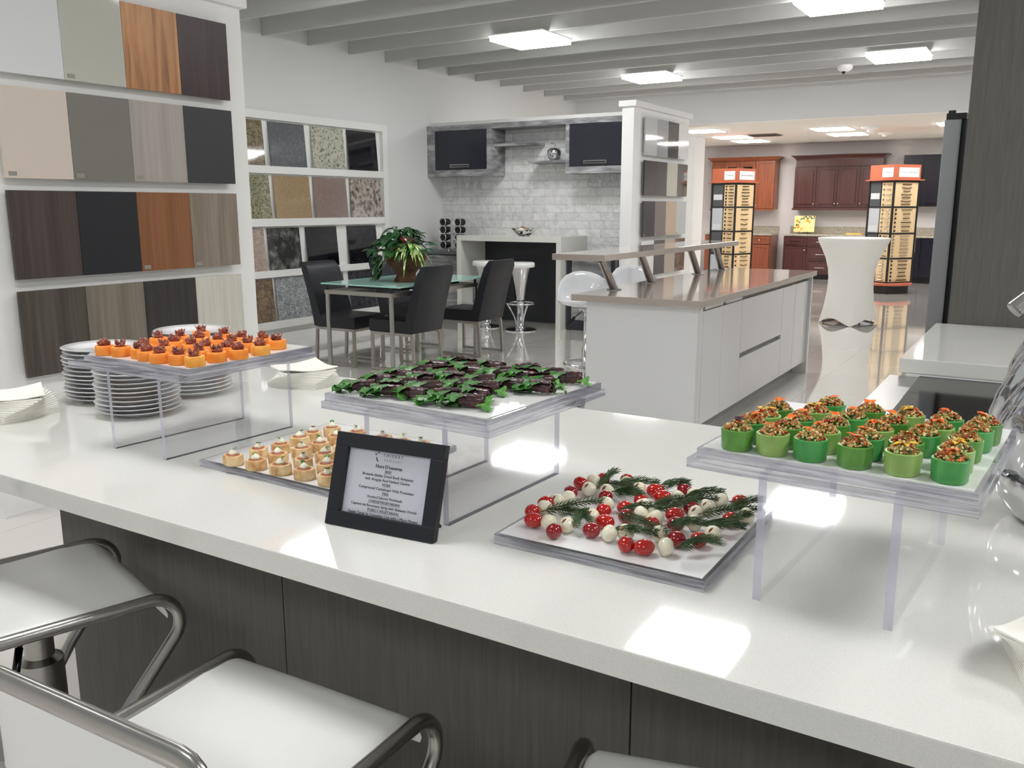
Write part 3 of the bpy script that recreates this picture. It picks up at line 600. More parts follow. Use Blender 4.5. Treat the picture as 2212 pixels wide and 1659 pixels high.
# ------------------------------------------------------------ far kitchen displays
M_CHERRY = wood('orange_cherry', (116,60,36), (148,82,52), scale=2, rough=.35, coat=.2)
M_MAHOG = wood('dark_mahogany', (62,34,32), (86,48,44), scale=2, rough=.3, coat=.3)
M_NAVY = mat('black_lacquer_far', (24,24,34), .3)
M_GRAN = noisy('beige_granite_top', [(0,(110,104,92)),(.5,(170,162,146)),(1,(196,188,172))], 90, kind='v', rough=.2)
def paneldoor(t, x0, x1, y, z0, z1, m, knob=0, style='panel', nm='door'):
    bm = bmesh.new(); box(bm, (x0+.004,x1-.004), (y-.02,y), (z0,z1), .003)
    if style != 'flat':
        e = .055; w_, h_ = x1-x0, z1-z0
        if style == 'shaker':
            for a, b_, c_, d in ((x0+.004,x0+e,z0,z1),(x1-e,x1-.004,z0,z1)): box(bm, (a,b_), (y-.032,y-.02), (c_,d), .002)
            box(bm, (x0+e,x1-e), (y-.032,y-.02), (z0,z0+e), .002); box(bm, (x0+e,x1-e), (y-.032,y-.02), (z1-e,z1), .002)
        else: box(bm, (x0+e,x1-e), (y-.04,y-.02), (z0+e*min(1,h_*3),z1-e*min(1,h_*3)), .012)
    d = link(nm, bm, m, t)
    if knob:
        bm = bmesh.new(); kx = x0+.03 if knob == 1 else x1-.03 if knob == 2 else (x0+x1)/2; kz = z0+.07 if z0 > 1.2 else (z1-.07 if knob < 3 else (z0+z1)/2)
        ball(bm, (kx, y-.045, kz), .016, seg=10); link('knob', bm, W_CHROME, d, smooth=3)
    return d
YU = 18.93
t = thing('upper_cabinet', 'orange cherry wall cabinet with crown moulding', 'cabinet', (-5.8, YU, 1.40))
link('body', bx((-6.50,-5.12), (YU,YF-.001), (1.42,2.42)), M_CHERRY, t)
bm = bmesh.new(); prism(bm, [(-6.50,YU-.01),(-5.12,YU-.01),(-5.12,YF-.001),(-6.50,YF-.001)], 2.42, 2.425)
v0 = [bm.verts.new(p) for p in ((-6.50,YU-.02,2.42),(-5.12,YU-.02,2.42),(-5.12,YF-.001,2.42),(-6.50,YF-.001,2.42))]; v1 = [bm.verts.new(p) for p in ((-6.59,YU-.11,2.50),(-5.03,YU-.11,2.50),(-5.03,YF-.001,2.50),(-6.59,YF-.001,2.50))]
for i in range(4): bm.faces.new((v0[i], v0[(i+1)%4], v1[(i+1)%4], v1[i]))
bm.faces.new(v1); link('crown', bm, M_CHERRY, t)
link('light_rail', bx((-6.51,-5.11), (YU-.03,YU), (1.39,1.42)), M_CHERRY, t)
paneldoor(t, -6.49, -6.22, YU, 1.43, 2.41, M_CHERRY, 1, 'shaker'); paneldoor(t, -5.53, -5.13, YU, 1.43, 2.41, M_CHERRY, 1, 'shaker')
for x0, x1 in ((-6.21,-5.88),(-5.87,-5.54)):
    d = paneldoor(t, x0, x1, YU, 1.43, 2.41, M_CHERRY, 0, 'shaker'); link('glass_pane', bx((x0+.07,x1-.07), (YU-.026,YU-.0205), (1.5,2.3)), W_BLKGL, d)
YBF = 18.66
def base(x0, x1, m, label, cells, mt, style='panel', split=1):
    t = thing('base_cabinet', label, 'cabinet', ((x0+x1)/2, YBF, 0))
    link('body', bx((x0,x1), (YBF,YF-.001), (.1,.875)), m, t); link('toe_kick', bx((x0+.01,x1-.01), (YBF+.06,YF-.001), (0,.099)), W_BLACK, t)
    for a, b_, z0, z1, nm, kn in cells:
        d = paneldoor(t, a, b_, YBF, z0, z1, m, kn if style != 'flat' else 0, style, nm)
        if nm == 'drawer' and kn != 3 or style == 'flat':
            bm = bmesh.new(); box(bm, ((a+b_)/2-.1,(a+b_)/2+.1), (YBF-.065,YBF-.055), ((z1-.07 if style == 'flat' else (z0+z1)/2)-.006,(z1-.07 if style == 'flat' else (z0+z1)/2)+.006)); link('pull', bm, W_CHROME, d)
    t2 = thing('granite_counter', f'speckled granite counter with low backsplash on the {label.split()[0]} {label.split()[1]} base cabinet', 'worktop', ((x0+x1)/2, YBF, .876))
    link('slab', bx((x0-.015,x1+.015), (YBF-.03,YF-.002), (.876,.915), .003), M_GRAN, t2); link('backsplash', bx((x0-.02,x1+.02), (YF-.025,YF-.002), (.9155,1.06)), M_GRAN, t2)
base(-6.50, -5.08, M_CHERRY, 'orange cherry base cabinet below the matching wall cabinet', [(-6.49,-6.0,.12,.68,'door',2),(-6.49,-6.0,.7,.86,'drawer',3),(-5.98,-5.53,.12,.86,'door',2),(-5.52,-5.09,.12,.68,'door',1),(-5.52,-5.09,.7,.86,'drawer',3)], M_GRAN, 'shaker')
base(-4.80, -3.22, M_MAHOG, 'dark red mahogany base cabinet with raised panels', [(-4.79,-4.33,.12,.66,'door',2),(-4.79,-4.33,.68,.86,'drawer',0),(-4.31,-3.75,.12,.36,'drawer',0),(-4.31,-3.75,.38,.64,'drawer',0),(-4.31,-3.75,.66,.86,'drawer',0),(-3.73,-3.23,.12,.86,'door',1)], M_GRAN)
base(-3.18, -1.2, M_NAVY, 'plain black lacquer base cabinet beside the mahogany one', [(-3.17,-2.68,.12,.86,'door',1),(-2.67,-2.18,.12,.86,'door',1),(-2.17,-1.7,.12,.86,'door',1),(-1.69,-1.21,.12,.86,'door',1)], M_GRAN, 'flat')
t = thing('upper_cabinet', 'dark red mahogany wall cabinet with heavy crown', 'cabinet', (-3.87, YU, 1.40))
link('body', bx((-4.72,-3.0), (YU,YF-.001), (1.44,2.27)), M_MAHOG, t)
bm = bmesh.new(); box(bm, (-4.70,-3.02), (YU-.03,YF-.001), (2.27,2.40))
for k, (z, e) in enumerate(((2.40,0),(2.43,.03),(2.46,.07),(2.49,.10))):
    pass
v = [[bm.verts.new(p) for p in ((-4.70-e,YU-.03-e,z),(-3.02+e,YU-.03-e,z),(-3.02+e,YF-.001,z),(-4.70-e,YF-.001,z))] for z, e in ((2.40,0),(2.43,.015),(2.46,.05),(2.49,.09),(2.505,.09))]
for a, b_ in zip(v, v[1:]):
    for i in range(4): bm.faces.new((a[i], a[(i+1)%4], b_[(i+1)%4], b_[i]))
bm.faces.new(v[-1]); link('crown', bm, M_MAHOG, t)
link('light_rail', bx((-4.735,-2.985), (YU-.03,YU+.02), (1.40,1.44), .004), M_MAHOG, t)
for x0, x1, k in ((-4.71,-4.28,2),(-4.27,-3.86,2),(-3.85,-3.44,1),(-3.43,-3.01,1)): paneldoor(t, x0, x1, YU, 1.46, 2.26, M_MAHOG, k)
t = thing('upper_cabinet', 'plain black lacquer wall cabinet next to the fridge', 'cabinet', (-2.0, YU, 1.47))
link('body', bx((-2.65,-1.2), (YU,YF-.001), (1.47,2.45)), M_NAVY, t)
for k in range(4):
    d = paneldoor(t, -2.645+.36*k, -2.285+.36*k, YU, 1.475, 2.445, M_NAVY, 0, 'flat'); bm = bmesh.new(); box(bm, (-2.56+.36*k,-2.37+.36*k), (YU-.045,YU-.037), (1.52,1.53)); link('pull', bm, W_CHROME, d)
# decorative platter and dish on the mahogany counter
t = thing('lemon_platter', 'yellow square platter painted with lemons standing on the granite counter', 'platter', (-4.48, 19.0, .915))
R = Matrix.Rotation(-.15, 3, 'X')
bm = bmesh.new(); rot_box(bm, (0,0,.20), (.42,.02,.34), R, .008); link('plate', bm, noisy('lemon_glaze', [(.4,(238,220,150)),(.62,(246,232,176))], 3, rough=.15, coat=.5), t, world=False)
bm = bmesh.new()
for x, z, r in ((-.15,.26,.035),(-.12,.14,.038),(.06,.27,.035),(.1,.24,.03),(-.05,.1,.03)): rot_box(bm, (x,-.014+(z-.2)*.15,z), (r*1.6,.004,r*1.3), R @ Matrix.Rotation(x*9, 3, 'Y'), .0018)
link('painted_lemon', bm, mat('lemon_orange', (236,160,40), .3), t, world=False)
bm = bmesh.new()
for i in range(14):
    x = -.19+.38*(i/13); z = (.33 if i > 5 else .12+.04*i)+.02*math.sin(i*2); rot_box(bm, (x,-.013+(z-.2)*.15,z), (.05,.003,.018), R @ Matrix.Rotation(i*1.3, 3, 'Y'))
link('painted_leaf', bm, mat('painted_green', (70,84,30), .4), t, world=False)
bm = bmesh.new(); tube(bm, [(-.08,-.07,.0),(-.08,-.05,.06)], .004, 6); tube(bm, [(.08,-.07,0),(.08,-.05,.06)], .004, 6); tube(bm, [(-.08,-.07,.004),(-.08,.08,.004),(.08,.08,.004),(.08,-.07,.004)], .004, 6); link('wire_stand', bm, W_BLACK, t, world=False)
bm = bmesh.new(); rrect(bm, (-3.62,-3.3), (18.8,19.1), (.915,.945), .05); o = link('lemon_dish', bm, mat('yellow_dish', (228,196,110), .25), None, origin=(-3.46,18.95,.915)); tag(o, 'low yellow dish on the granite counter beside the hardware kiosk', 'dish')
# hardware kiosks
def text_mesh(items, name, m, parent, M):
    bmm = bmesh.new()
    for s, x, y, size, bold in items:
        cu = bpy.data.curves.new('t', 'FONT'); cu.body = s; cu.size = size; cu.align_x = 'CENTER'; cu.resolution_u = 2; cu.extrude = .0002
        if bold: cu.offset = size*.018
        ob = bpy.data.objects.new('t', cu); C.objects.link(ob); dg = bpy.context.evaluated_depsgraph_get(); dg.update()
        me = bpy.data.meshes.new_from_object(ob.evaluated_get(dg)); me.transform(Matrix.Translation((x, y, 0))); bmm.from_mesh(me)
        bpy.data.objects.remove(ob); bpy.data.curves.remove(cu); bpy.data.meshes.remove(me)
    bmm.transform(M); return link(name, bmm, m, parent, world=False)
M_KIO = mat('orange_laminate', (180,98,68), .5); M_TANB = mat('maple_board', (216,190,148), .5); M_INK = mat('printed_ink', (52,50,54), .7)
def kiosk(label, x, y, rz, shadow=False):
    t = thing('hardware_kiosk', label, 'display stand', (x, y, 0), rz, 'hardware display kiosks')
    h = .27
    bm = bmesh.new(); lathe(bm, [(.40,.14),(.41,.15),(.41,.175),(.40,.185),(0,.185)], 40); link('base_disc', bm, M_KIO, t, world=False, smooth=.6)
    link('plinth', bx((-.25,.25), (-.25,.25), (0,.14)), W_BLACK, t, world=False)
    bm = bmesh.new()
    for sx in (-1, 1):
        for sy in (-1, 1): box(bm, (sx*h-.015,sx*h+.015), (sy*h-.015,sy*h+.015), (.185,1.90))
    for z in (.19,.60,1.02,1.46,1.88):
        for s in (-1, 1): box(bm, (-h,h), (s*h-.012,s*h+.012), (z-.012,z+.012)); box(bm, (s*h-.012,s*h+.012), (-h,h), (z-.012,z+.012))
    box(bm, (-h+.02,h-.02), (-h+.02,h-.02), (.19,1.88))
    link('black_frame', bm, W_BLACK, t, world=False)
    link('header_shelf', bx((-.33,.33), (-.33,.33), (1.90,1.92), .003), M_KIO, t, world=False)
    bm = bmesh.new(); box(bm, (-.28,.28), (-.28,.28), (1.92,2.16), .003); hd = link('header_box', bm, M_KIO, t, world=False)
    rk = random.Random(int(abs(x)*100)); zs = (.19,.60,1.02,1.46,1.88)
    for f in range(2):    # two visible faces: -y (f=0) and -x (f=1)
        Rf = Matrix.Rotation(-PI/2*f, 4, 'Z')
        for r in range(4):
            z0, z1 = zs[r]+.014, zs[r+1]-.014
            spans = [(-h+.018,h-.018)] if f == 0 else [(-h+.018,-.012),(.012,h-.018)]
            for si, (a, b_) in enumerate(spans):
                poster = (f == 1 and si == 0)
                bm = bmesh.new(); box(bm, (a,b_), (-h-.004,-h+.012), (z0,z1)); bm.transform(Rf)
                pm = M_TANB if not poster else [mat('poster_dark', (44,50,60), .3), mat('poster_pale', (176,182,188), .3), mat('poster_slate', (88,100,112), .3), mat('poster_photo', (70,74,76), .3)][(r*2+1) % 4]
                brd = link('sample_board' if not poster else 'poster', bm, pm, t, world=False)
                bm = bmesh.new()
                if poster:
                    box(bm, (a+.02,b_-.02), (-h-.006,-h-.004), (z0+.02+.1*(r%2),z0+.12+.1*(r%2))); mm = mat('poster_block', (196,200,202), .4)
                else:
                    nr = rk.choice((5,6,7)); two = rk.random() < .6; mm = W_NICKEL if rk.random() < .45 else mat('dark_bronze', (60,42,28), .4, .6)
                    wq = 0; bm.free()
                    for q in range(nr):
                        zz = z0+.03+(z1-z0-.06)*q/(nr-1)
                        if two: bm = bmesh.new(); ball(bm, (a+.05,-h-.016,zz), .017, seg=8); bm.transform(Rf); link('cabinet_knob', bm, mm, brd, world=False, smooth=3)
                        bm = bmesh.new()
                        wq = (b_-a)*rk.uniform(.25,.42); cx = (a+b_)/2+(.04 if two else 0)
                        tube(bm, [(cx-wq/2,-h-.004,zz),(cx-wq/2,-h-.022,zz),(cx,-h-.026,zz-rk.choice((0,0,.01))),(cx+wq/2,-h-.022,zz),(cx+wq/2,-h-.004,zz)], .0075, 5)
                        bm.transform(Rf); link('cabinet_pull', bm, mm, brd, world=False, smooth=.8)
                if poster: bm.transform(Rf); link('poster_print', bm, mm, brd, world=False)
        bm = bmesh.new(); box(bm, (-.2 if f == 0 else .0,.24), (-.284,-.281), (1.955,2.11)); bm.transform(Rf); cd_ = link('header_card', bm, mat('card_white', (236,236,240), .5), hd, world=False)
    # lettering: one line on each card
    for f in range(2):
        Rf = Matrix.Rotation(-PI/2*f, 4, 'Z'); M = Rf @ Matrix.Translation((.02 if f == 0 else .12, -.2846, 2.02)) @ Matrix.Rotation(PI/2, 4, 'X')
        text_mesh([('Century Hardware' if f == 0 else 'Century', 0, 0, .05, False)], 'lettering', M_INK, t, M)
    bm = bmesh.new(); tube(bm, [(h+.03,-h,.7),(h+.03,-h,1.25)], .006, 6); tube(bm, [(h,-h,.75),(h+.03,-h,.75)], .006, 6); tube(bm, [(h,-h,1.2),(h+.03,-h,1.2)], .006, 6); link('side_rail', bm, W_SILV, t, world=False, smooth=3)
    return t
kiosk('revolving kiosk of cabinet handles beside the white cocktail table', -2.42, 16.45, .93)
kiosk('revolving kiosk of cabinet handles in front of the orange cherry cabinet', -5.22, 16.45, 1.22)
# ------------------------------------------------------------ right side: range run, slab, tall panel, fridge
t = thing('range_unit', 'stainless edged unit with black glass cooktop', 'cooktop', (0, 2.9, 0))
link('cabinet_body', bx((-.44,.6), (2.20,3.49), (.0,.80)), W_GLOSS, t)
link('steel_surround', bx((-.475,.65), (2.18,3.497), (.80,.850), .004), W_SILV, t)
link('glass_cooktop', bx((-.372,.5), (2.24,3.492), (.8505,.856), .002), W_BLKGL, t)
t = thing('side_cabinet', 'white gloss base cabinet beyond the cooktop', 'cabinet', (0, 4.1, 0))
link('body', bx((-.42,.6), (3.50,4.66), (0,.86)), W_GLOSS, t)
tag(link('side_worktop', bx((-.447,.65), (3.50,4.672), (.861,.915), .003), W_QUARTZ, None, origin=(0,4.1,.861)), 'thick white quartz slab between cooktop and tall dark panel', 'worktop')
o = link('tall_panel', bx((-.397,.8), (4.675,4.70), (0,3.19)), W_GREYWD, None, origin=(.2,4.68,0)); tag(o, 'tall dark grey woodgrain panel rising beside the fridge', 'panel')
t = thing('refrigerator', 'stainless steel refrigerator edge beyond the tall dark panel', 'refrigerator', (-.1, 5.1, 0))
link('body', bx((-.405,.5), (4.705,5.6), (.03,1.87), .004), W_BLACK, t)
d = link('door', bx((-.503,-.428), (4.765,5.6), (.04,1.875), .008), mat('fridge_steel', (150,151,152), .45, .75), t)
link('gasket', bx((-.428,-.405), (4.79,5.58), (.05,1.87)), W_BLACK, t)
bm = bmesh.new(); box(bm, (-.498,-.41), (4.78,4.86), (1.875,1.905), .003); box(bm, (-.49,-.46), (4.78,4.82), (1.905,1.918)); link('hinge_cover', bm, W_BLACK, t)
# ------------------------------------------------------------ front counter
tag(link('counter_worktop', bx((-2.545,1.6), (.946,2.14), (.874,.915), .003), W_QUARTZ, None, origin=(-.5,1.5,.874)), 'long white quartz counter top carrying the food trays', 'worktop')
t = thing('bar_counter_cabinet', 'dark grey woodgrain base of the white counter', 'cabinet', (-.4, 1.6, 0))
link('carcass', bx((-2.20,1.5), (1.295,2.05), (0,.873)), W_GREYWD, t)
for x0, x1 in ((-2.22,-1.383),(-1.38,-.543),(-.54,.3),(.303,1.14)): link('front_panel', bx((x0,x1), (1.275,1.294), (0,.873), .001), W_GREYWD, t)
# foreground stools
t = thing('leather_bar_stool', 'white bar stool with steel tube frame and steel edged backrest, centre of the three', 'bar stool', (-1.0, .81, 0), .03, 'white bar stools at the counter')
def pad(bm, x0, x1, prof, th):
    top, bot = [], []
    for y, z in prof:
        top.append([bm.verts.new((x, y, z+dz)) for x, dz in ((x0+.006,-.012),(x0+.02,0),(0,.002),(x1-.02,0),(x1-.006,-.012))])
        bot.append([bm.verts.new((x, y, z-th)) for x in (x0+.01, 0, x1-.01)])
    for a, b_ in zip(top, top[1:]):
        for k in range(4): bm.faces.new((a[k], a[k+1], b_[k+1], b_[k]))
    for a, b_ in zip(bot, bot[1:]):
        for k in range(2): bm.faces.new((a[k], b_[k], b_[k+1], a[k+1]))
    for a, b_, c_, d in zip(top, top[1:], bot, bot[1:]):
        bm.faces.new((a[0], b_[0], d[0], c_[0])); bm.faces.new((b_[-1], a[-1], c_[-1], d[-1]))
    for a, c_ in ((top[0], bot[0]), (top[-1], bot[-1])): bm.faces.new(a + c_[::-1])
SZ = .672
seatp = [(-.215,SZ-.01),(-.2,SZ)] + [(-.2+.3*i/6, SZ-.006*math.sin(i/6*PI)) for i in range(1,7)] + [(.10+.05*i/2, SZ-.002) for i in (1,2)] + [(.15+.065*math.sin(a), SZ-.002-.065*(1-math.cos(a))) for a in [i*PI/2*.85/8 for i in range(1,9)]]
bm = bmesh.new(); pad(bm, -.205, .205, seatp, .022); link('seat', bm, W_VINYL, t, world=False, smooth=.8)
for s in (-1, 1):
    bm = bmesh.new(); x = s*.213
    pts = [(x,-.235,SZ+.05)] + [(x, -.20+.035*math.cos(a), SZ-.012+.035*math.sin(a)+.02) for a in (PI,PI*1.25,PI*1.5)] + [(x,y,SZ-.016) for y in (-.15,-.05,.05,.14)]
    pts += [(x, .175+.058*math.sin(a), SZ-.074+.058*math.cos(a)) for a in [i*(PI*.72)/9 for i in range(0,10)]]
    pts += [(x*.96,.11,SZ-.25),(x*.92,-.0,SZ-.42)]
    tube(bm, pts, .0135, 12, up=(1,0,0)); link('side_tube', bm, W_SILV, t, world=False, smooth=3)
bm = bmesh.new(); tube(bm, [(-.205,.0,SZ-.42),(.205,.0,SZ-.42)], .0135, 10); link('foot_bar', bm, W_SILV, t, world=False, smooth=3)
bm = bmesh.new(); box(bm, (-.198,.198), (-.240,-.228), (SZ+.02,SZ+.150), .004); link('back_pad', bm, W_VINYL, t, world=False, smooth=.8)
bm = bmesh.new(); bt = SZ+.165; rp = [(-.213,-.236,SZ+.03),(-.213,-.236,bt-.035)]+[(-.186+.027*math.cos(a),-.236,bt-.035+.03*math.sin(a)) for a in (PI*.875,PI*.75,PI*.625)]+[(-.18,-.236,bt-.004)]
rp = rp + [(-x,y,z) for x,y,z in rp[::-1]]; tube(bm, rp, .019, 14, flat=.5, up=(0,1,0)); link('back_frame', bm, W_SILV, t, world=False, smooth=3)
bm = bmesh.new(); lathe(bm, [(.21,0),(.21,.008),(.10,.018),(.048,.03),(.046,.50),(.03,.51),(.03,.60),(.07,.62),(.07,.638),(0,.638)], 32); link('pedestal', bm, W_SILV, t, world=False, smooth=.7)
bm = bmesh.new(); tube(bm, [(.05,0,.628),(.13,-.06,.60)], .005, 8); tube(bm, [(.13,-.06,.60),(.16,-.09,.50)], .008, 8); link('lever', bm, mat('black_chrome', (60,60,62), .2, 1), t, world=False, smooth=3)
bm = bmesh.new(); box(bm, (-.19,.19), (-.12,.14), (SZ-.033,SZ-.024)); link('seat_plate', bm, W_BLACK, t, world=False)
dup(t, (-1.80, .955, 0), -.30, 'white bar stool with steel tubes at the left edge, nearest the plates')
dup(t, (-.285, .950, 0), .25, 'white bar stool in shadow at the bottom right, under the counter edge')
# ------------------------------------------------------------ acrylic risers and trays
def slab_clear(name, x, y, z, parent=None, world=False, M=None):
    bm = bmesh.new(); F = box(bm, x, y, z)
    areas = sorted(((f.calc_area(), i) for i, f in enumerate(F)), reverse=True); big = {areas[0][1], areas[1][1]}
    for i, f in enumerate(F): f.material_index = 0 if i in big else 1
    if M: bm.transform(M)
    return link(name, bm, [M_CLEAR, M_LEGEDGE if name == 'leg' else M_EDGE], parent, world=world)
ZP = 1.104
def riser(label, cx, cy, rz, w_, d_, legs, yl0, yl1, rl=0.0):
    t = thing('acrylic_riser', label, 'riser', (cx, cy, .915), rz, 'clear acrylic risers')
    Mi = t.matrix_basis.inverted()
    slab_clear('top_plate', (-w_/2,w_/2), (-d_/2,d_/2), (ZP-.915,ZP-.915+.014), t)
    for lx, lx2 in legs:
        a, b_ = Mi @ Vector((lx, yl0, .915)), Mi @ Vector((lx2, yl1, .915)); an = math.atan2(b_.x-a.x, b_.y-a.y); L = (b_-a).length
        slab_clear('leg', (-.006,.006), (0,L), (.0,ZP-.9151), t, M=Matrix.Translation(a) @ Matrix.Rotation(-an, 4, 'Z'))
def tray(label, cx, cy, z, rz, w_, d_, th=.0145):
    t = thing('acrylic_tray', label, 'tray', (cx, cy, z), rz, 'clear acrylic serving trays')
    slab_clear('acrylic_slab', (-w_/2,w_/2), (-d_/2,d_/2), (0,th), t)
    link('white_liner', bx((-w_/2+.006,w_/2-.006), (-d_/2+.006,d_/2-.006), (th+.0003,th+.0013)), mat('tray_liner', (238,238,238), .12, coat=.3), t, world=False)
    return t
riser('clear acrylic riser holding the orange cantaloupe cups', -1.745, 1.375, .0, .40, .40, ((-1.829,-1.805),(-1.648,-1.626)), 1.198, 1.563)
riser('clear acrylic riser holding the beef and arugula rolls', -.925, 1.345, -.05, .385, .39, ((-1.045,-1.028),(-.868,-.850)), 1.191, 1.566)
riser('clear acrylic riser holding the green cucumber cups', -.217, 1.345, -.06, .375, .40, ((-.312,-.286),(-.136,-.109)), 1.180, 1.547)
ZT = 1.1205
tray('clear tray with white liner under the orange cantaloupe cups', -1.703, 1.361, ZT, .0, .367, .363)
tray('clear tray with white liner under the beef rolls', -.918, 1.332, ZT, -.06, .372, .372)
tray('clear tray with white liner under the cucumber cups', -.210, 1.330, ZT, -.07, .358, .372)
tray('clear tray on the counter under the salmon pinwheels', -1.335, 1.40, .9153, -.03, .40, .40)
tray('clear tray on the counter under the caprese skewers', -.566, 1.345, .9153, .0, .365, .365, .018)
def rows(P, y0, dy):
    idx = {}
    for i, p in enumerate(P): idx.setdefault(int((p[1]-y0)/dy+.5), []).append(i)
    ks = sorted(idx); lab = {}
    for r, k in enumerate(ks):
        s = sorted(idx[k], key=lambda i: P[i][0])
        for c, i in enumerate(s): lab[i] = (('front' if r == 0 else 'back' if r == len(ks)-1 else ORD[r]) + ' row', ORD[c])
    return lab
# cantaloupe cups
CANT = [(-1.831,1.206),(-1.798,1.216),(-1.770,1.245),(-1.735,1.222),(-1.690,1.205),(-1.838,1.347),(-1.759,1.33),(-1.817,1.394),(-1.717,1.272),(-1.641,1.2),(-1.590,1.211),(-1.687,1.323),(-1.541,1.213),(-1.754,1.398),(-1.597,1.269),(-1.635,1.321),(-1.545,1.275),(-1.692,1.403),(-1.756,1.477),(-1.580,1.338),(-1.642,1.401),(-1.675,1.462),(-1.532,1.325),(-1.590,1.405),(-1.616,1.475),(-1.563,1.470),(-1.532,1.390),(-1.840,1.475)]
def relax(P, d, it=60):
    P = [list(p) for p in P]
    for _ in range(it):
        for i in range(len(P)):
            for j in range(i):
                dx, dy = P[i][0]-P[j][0], P[i][1]-P[j][1]; L = math.hypot(dx, dy)+1e-9
                if L < d: s = (d-L)/2/L; P[i][0] += dx*s; P[i][1] += dy*s; P[j][0] -= dx*s; P[j][1] -= dy*s
    return [tuple(p) for p in P]
def clampP(P, x0, x1, y0, y1): return [(min(max(x, x0), x1), min(max(y, y0), y1)) for x, y in P]
CANT = relax(CANT, .0475)
ZF = ZT+.0160
def ruffle(seed):
    rr = random.Random(seed); bm = bmesh.new(); n = 46; m_ = 5; G = []; ph = rr.uniform(0, 6); rr0 = [rr.uniform(.3,1.3) for _ in range(7)]
    for i in range(n+1):
        s = i/n; th = s*2*PI*1.7+ph; row = []
        for k in range(m_+1):
            q = k/m_; r = .0030+.0062*s+q*.0034*(1+.6*s)+.0030*q*math.sin(th*3.7+ph)*rr0[i%7]
            row.append(bm.verts.new((r*math.cos(th), r*math.sin(th), q*(.0185+.004*math.sin(th*2.3+ph))*(1-.25*s)+.0030*q*math.sin(th*5+ph*2)-.002)))
        G.append(row)
    for a, b_ in zip(G, G[1:]):
        for k in range(m_): bm.faces.new((a[k], a[k+1], b_[k+1], b_[k]))
    return bm
protos = []
for v in range(4):
    t = thing('cantaloupe_cup', 'x', 'canape', (0,0,0), 0, 'cantaloupe cups with prosciutto')
    bm = bmesh.new(); h = .022; cyl_p = [(.0200,0),(.0214,.0012),(.0217,.011),(.0212,h-.0012),(.0200,h),(.014,h+.0002),(.013,h-.004),(0,h-.004)]
    lathe(bm, cyl_p, 32, rf=lambda r, z, th: r*(1+.02*math.sin(3*th+v))); link('melon', bm, M_CAN if v != 3 else M_CAN2, t, world=False, smooth=.8)
    bm = ruffle(v*7+1); bm.transform(Matrix.Translation((0,0,h-.003))); o = link('prosciutto', bm, M_PROS, t, world=False, smooth=3); md = o.modifiers.new('s', 'SOLIDIFY'); md.thickness = .0008
    if v in (1, 2): bm = bmesh.new(); ball(bm, (0,0,h+.006), .0045, seg=12); link('glaze_drop', bm, M_BALS, t, world=False, smooth=3)
    protos.append([t, False])
lab = rows(CANT, 1.2, .065)
def place(protos, P, lab, z, fmt, pick, rzf=lambda i: 0):
    for i, (x, y) in enumerate(P):
        e = protos[pick(i)]; l = fmt(i, *lab[i])
        if not e[1]: e[0].matrix_basis = Matrix.Translation((x,y,z)) @ Matrix.Rotation(rzf(i), 4, 'Z'); e[0]['label'] = l; e[1] = True
        else: dup(e[0], (x,y,z), rzf(i), l)
pk = {12:3, 26:3}
place(protos, CANT, lab, ZF, lambda i, r, c: f'orange cantaloupe cup with prosciutto rosette, {r}, {c} from the left', lambda i: pk.get(i, (i*5+i//3) % 3), lambda i: i*1.7)
# salmon pinwheels
SALM = [(-1.446,1.218),(-1.378,1.219),(-1.309,1.222),(-1.244,1.224),(-1.177,1.221),(-1.441,1.284),(-1.374,1.277),(-1.299,1.277),(-1.233,1.278),(-1.427,1.337),(-1.363,1.337),(-1.291,1.333),(-1.230,1.341),(-1.434,1.402),(-1.359,1.389),(-1.296,1.394),(-1.441,1.452),(-1.37,1.455),(-1.295,1.457),(-1.431,1.506),(-1.355,1.510),(-1.273,1.504),(-1.217,1.503),(-1.164,1.506),(-1.170,1.30),(-1.165,1.363),(-1.225,1.42)]
SALM = relax(SALM, .047); protos = []
for v in range(4):
    t = thing('salmon_pinwheel', 'x', 'canape', (0,0,0), 0, 'salmon pinwheels on the counter tray')
    bm = bmesh.new(); h = .021; rr = random.Random(v); e = .08*rr.random()+.02
    f = lambda r, z, th: r*(1+e*math.cos(2*th+v)+.015*math.sin(7*th))
    lathe(bm, [(.0195,0),(.0212,.002),(.0215,.01),(.0212,h-.002),(.0198,h),(.0145,h+.0003),(.0135,h-.003),(0,h-.003)], 32, rf=f)
    box(bm, (.010,.023), (-.003,.0), (.001,h-.001), .001); link('crepe_roll', bm, M_CREPE, t, world=False, smooth=.8)
    bm = bmesh.new(); lathe(bm, [(.0132,h-.004),(.0128,h+.001),(.009,h+.002),(.005,h+.001),(0,h+.001)], 24, rf=lambda r, z, th: r*(1+.08*math.sin(5*th+v))); link('salmon_filling', bm, M_SALM, t, world=False, smooth=3)
    bm = bmesh.new(); lathe(bm, [(.006,h),(.009,h+.003),(.0085,h+.006),(.0068,h+.0075),(.006,h+.009),(.0035,h+.0108),(.001,h+.0128),(0,h+.013)], 24, rf=lambda r, z, th: r*(1+.12*math.sin(3*th+z*500+v))); link('cream', bm, M_CREAM, t, world=False, smooth=3)
    bm = bmesh.new(); leaf(bm, (-.001,.001,h+.009), (math.cos(v*2.1), .4, 1.1-.2*v), .014, .0065, .3, n=5); link('herb_leaf', bm, M_LEAF, t, world=False, smooth=3)
    protos.append([t, False])
lab = rows(SALM, 1.22, .06)
place(protos, SALM, lab, .9153+.0160, lambda i, r, c: f'salmon pinwheel roll topped with cream, {r} of the counter tray, {c} from the left', lambda i: (i*7+i//4) % 4, lambda i: i*2.3)
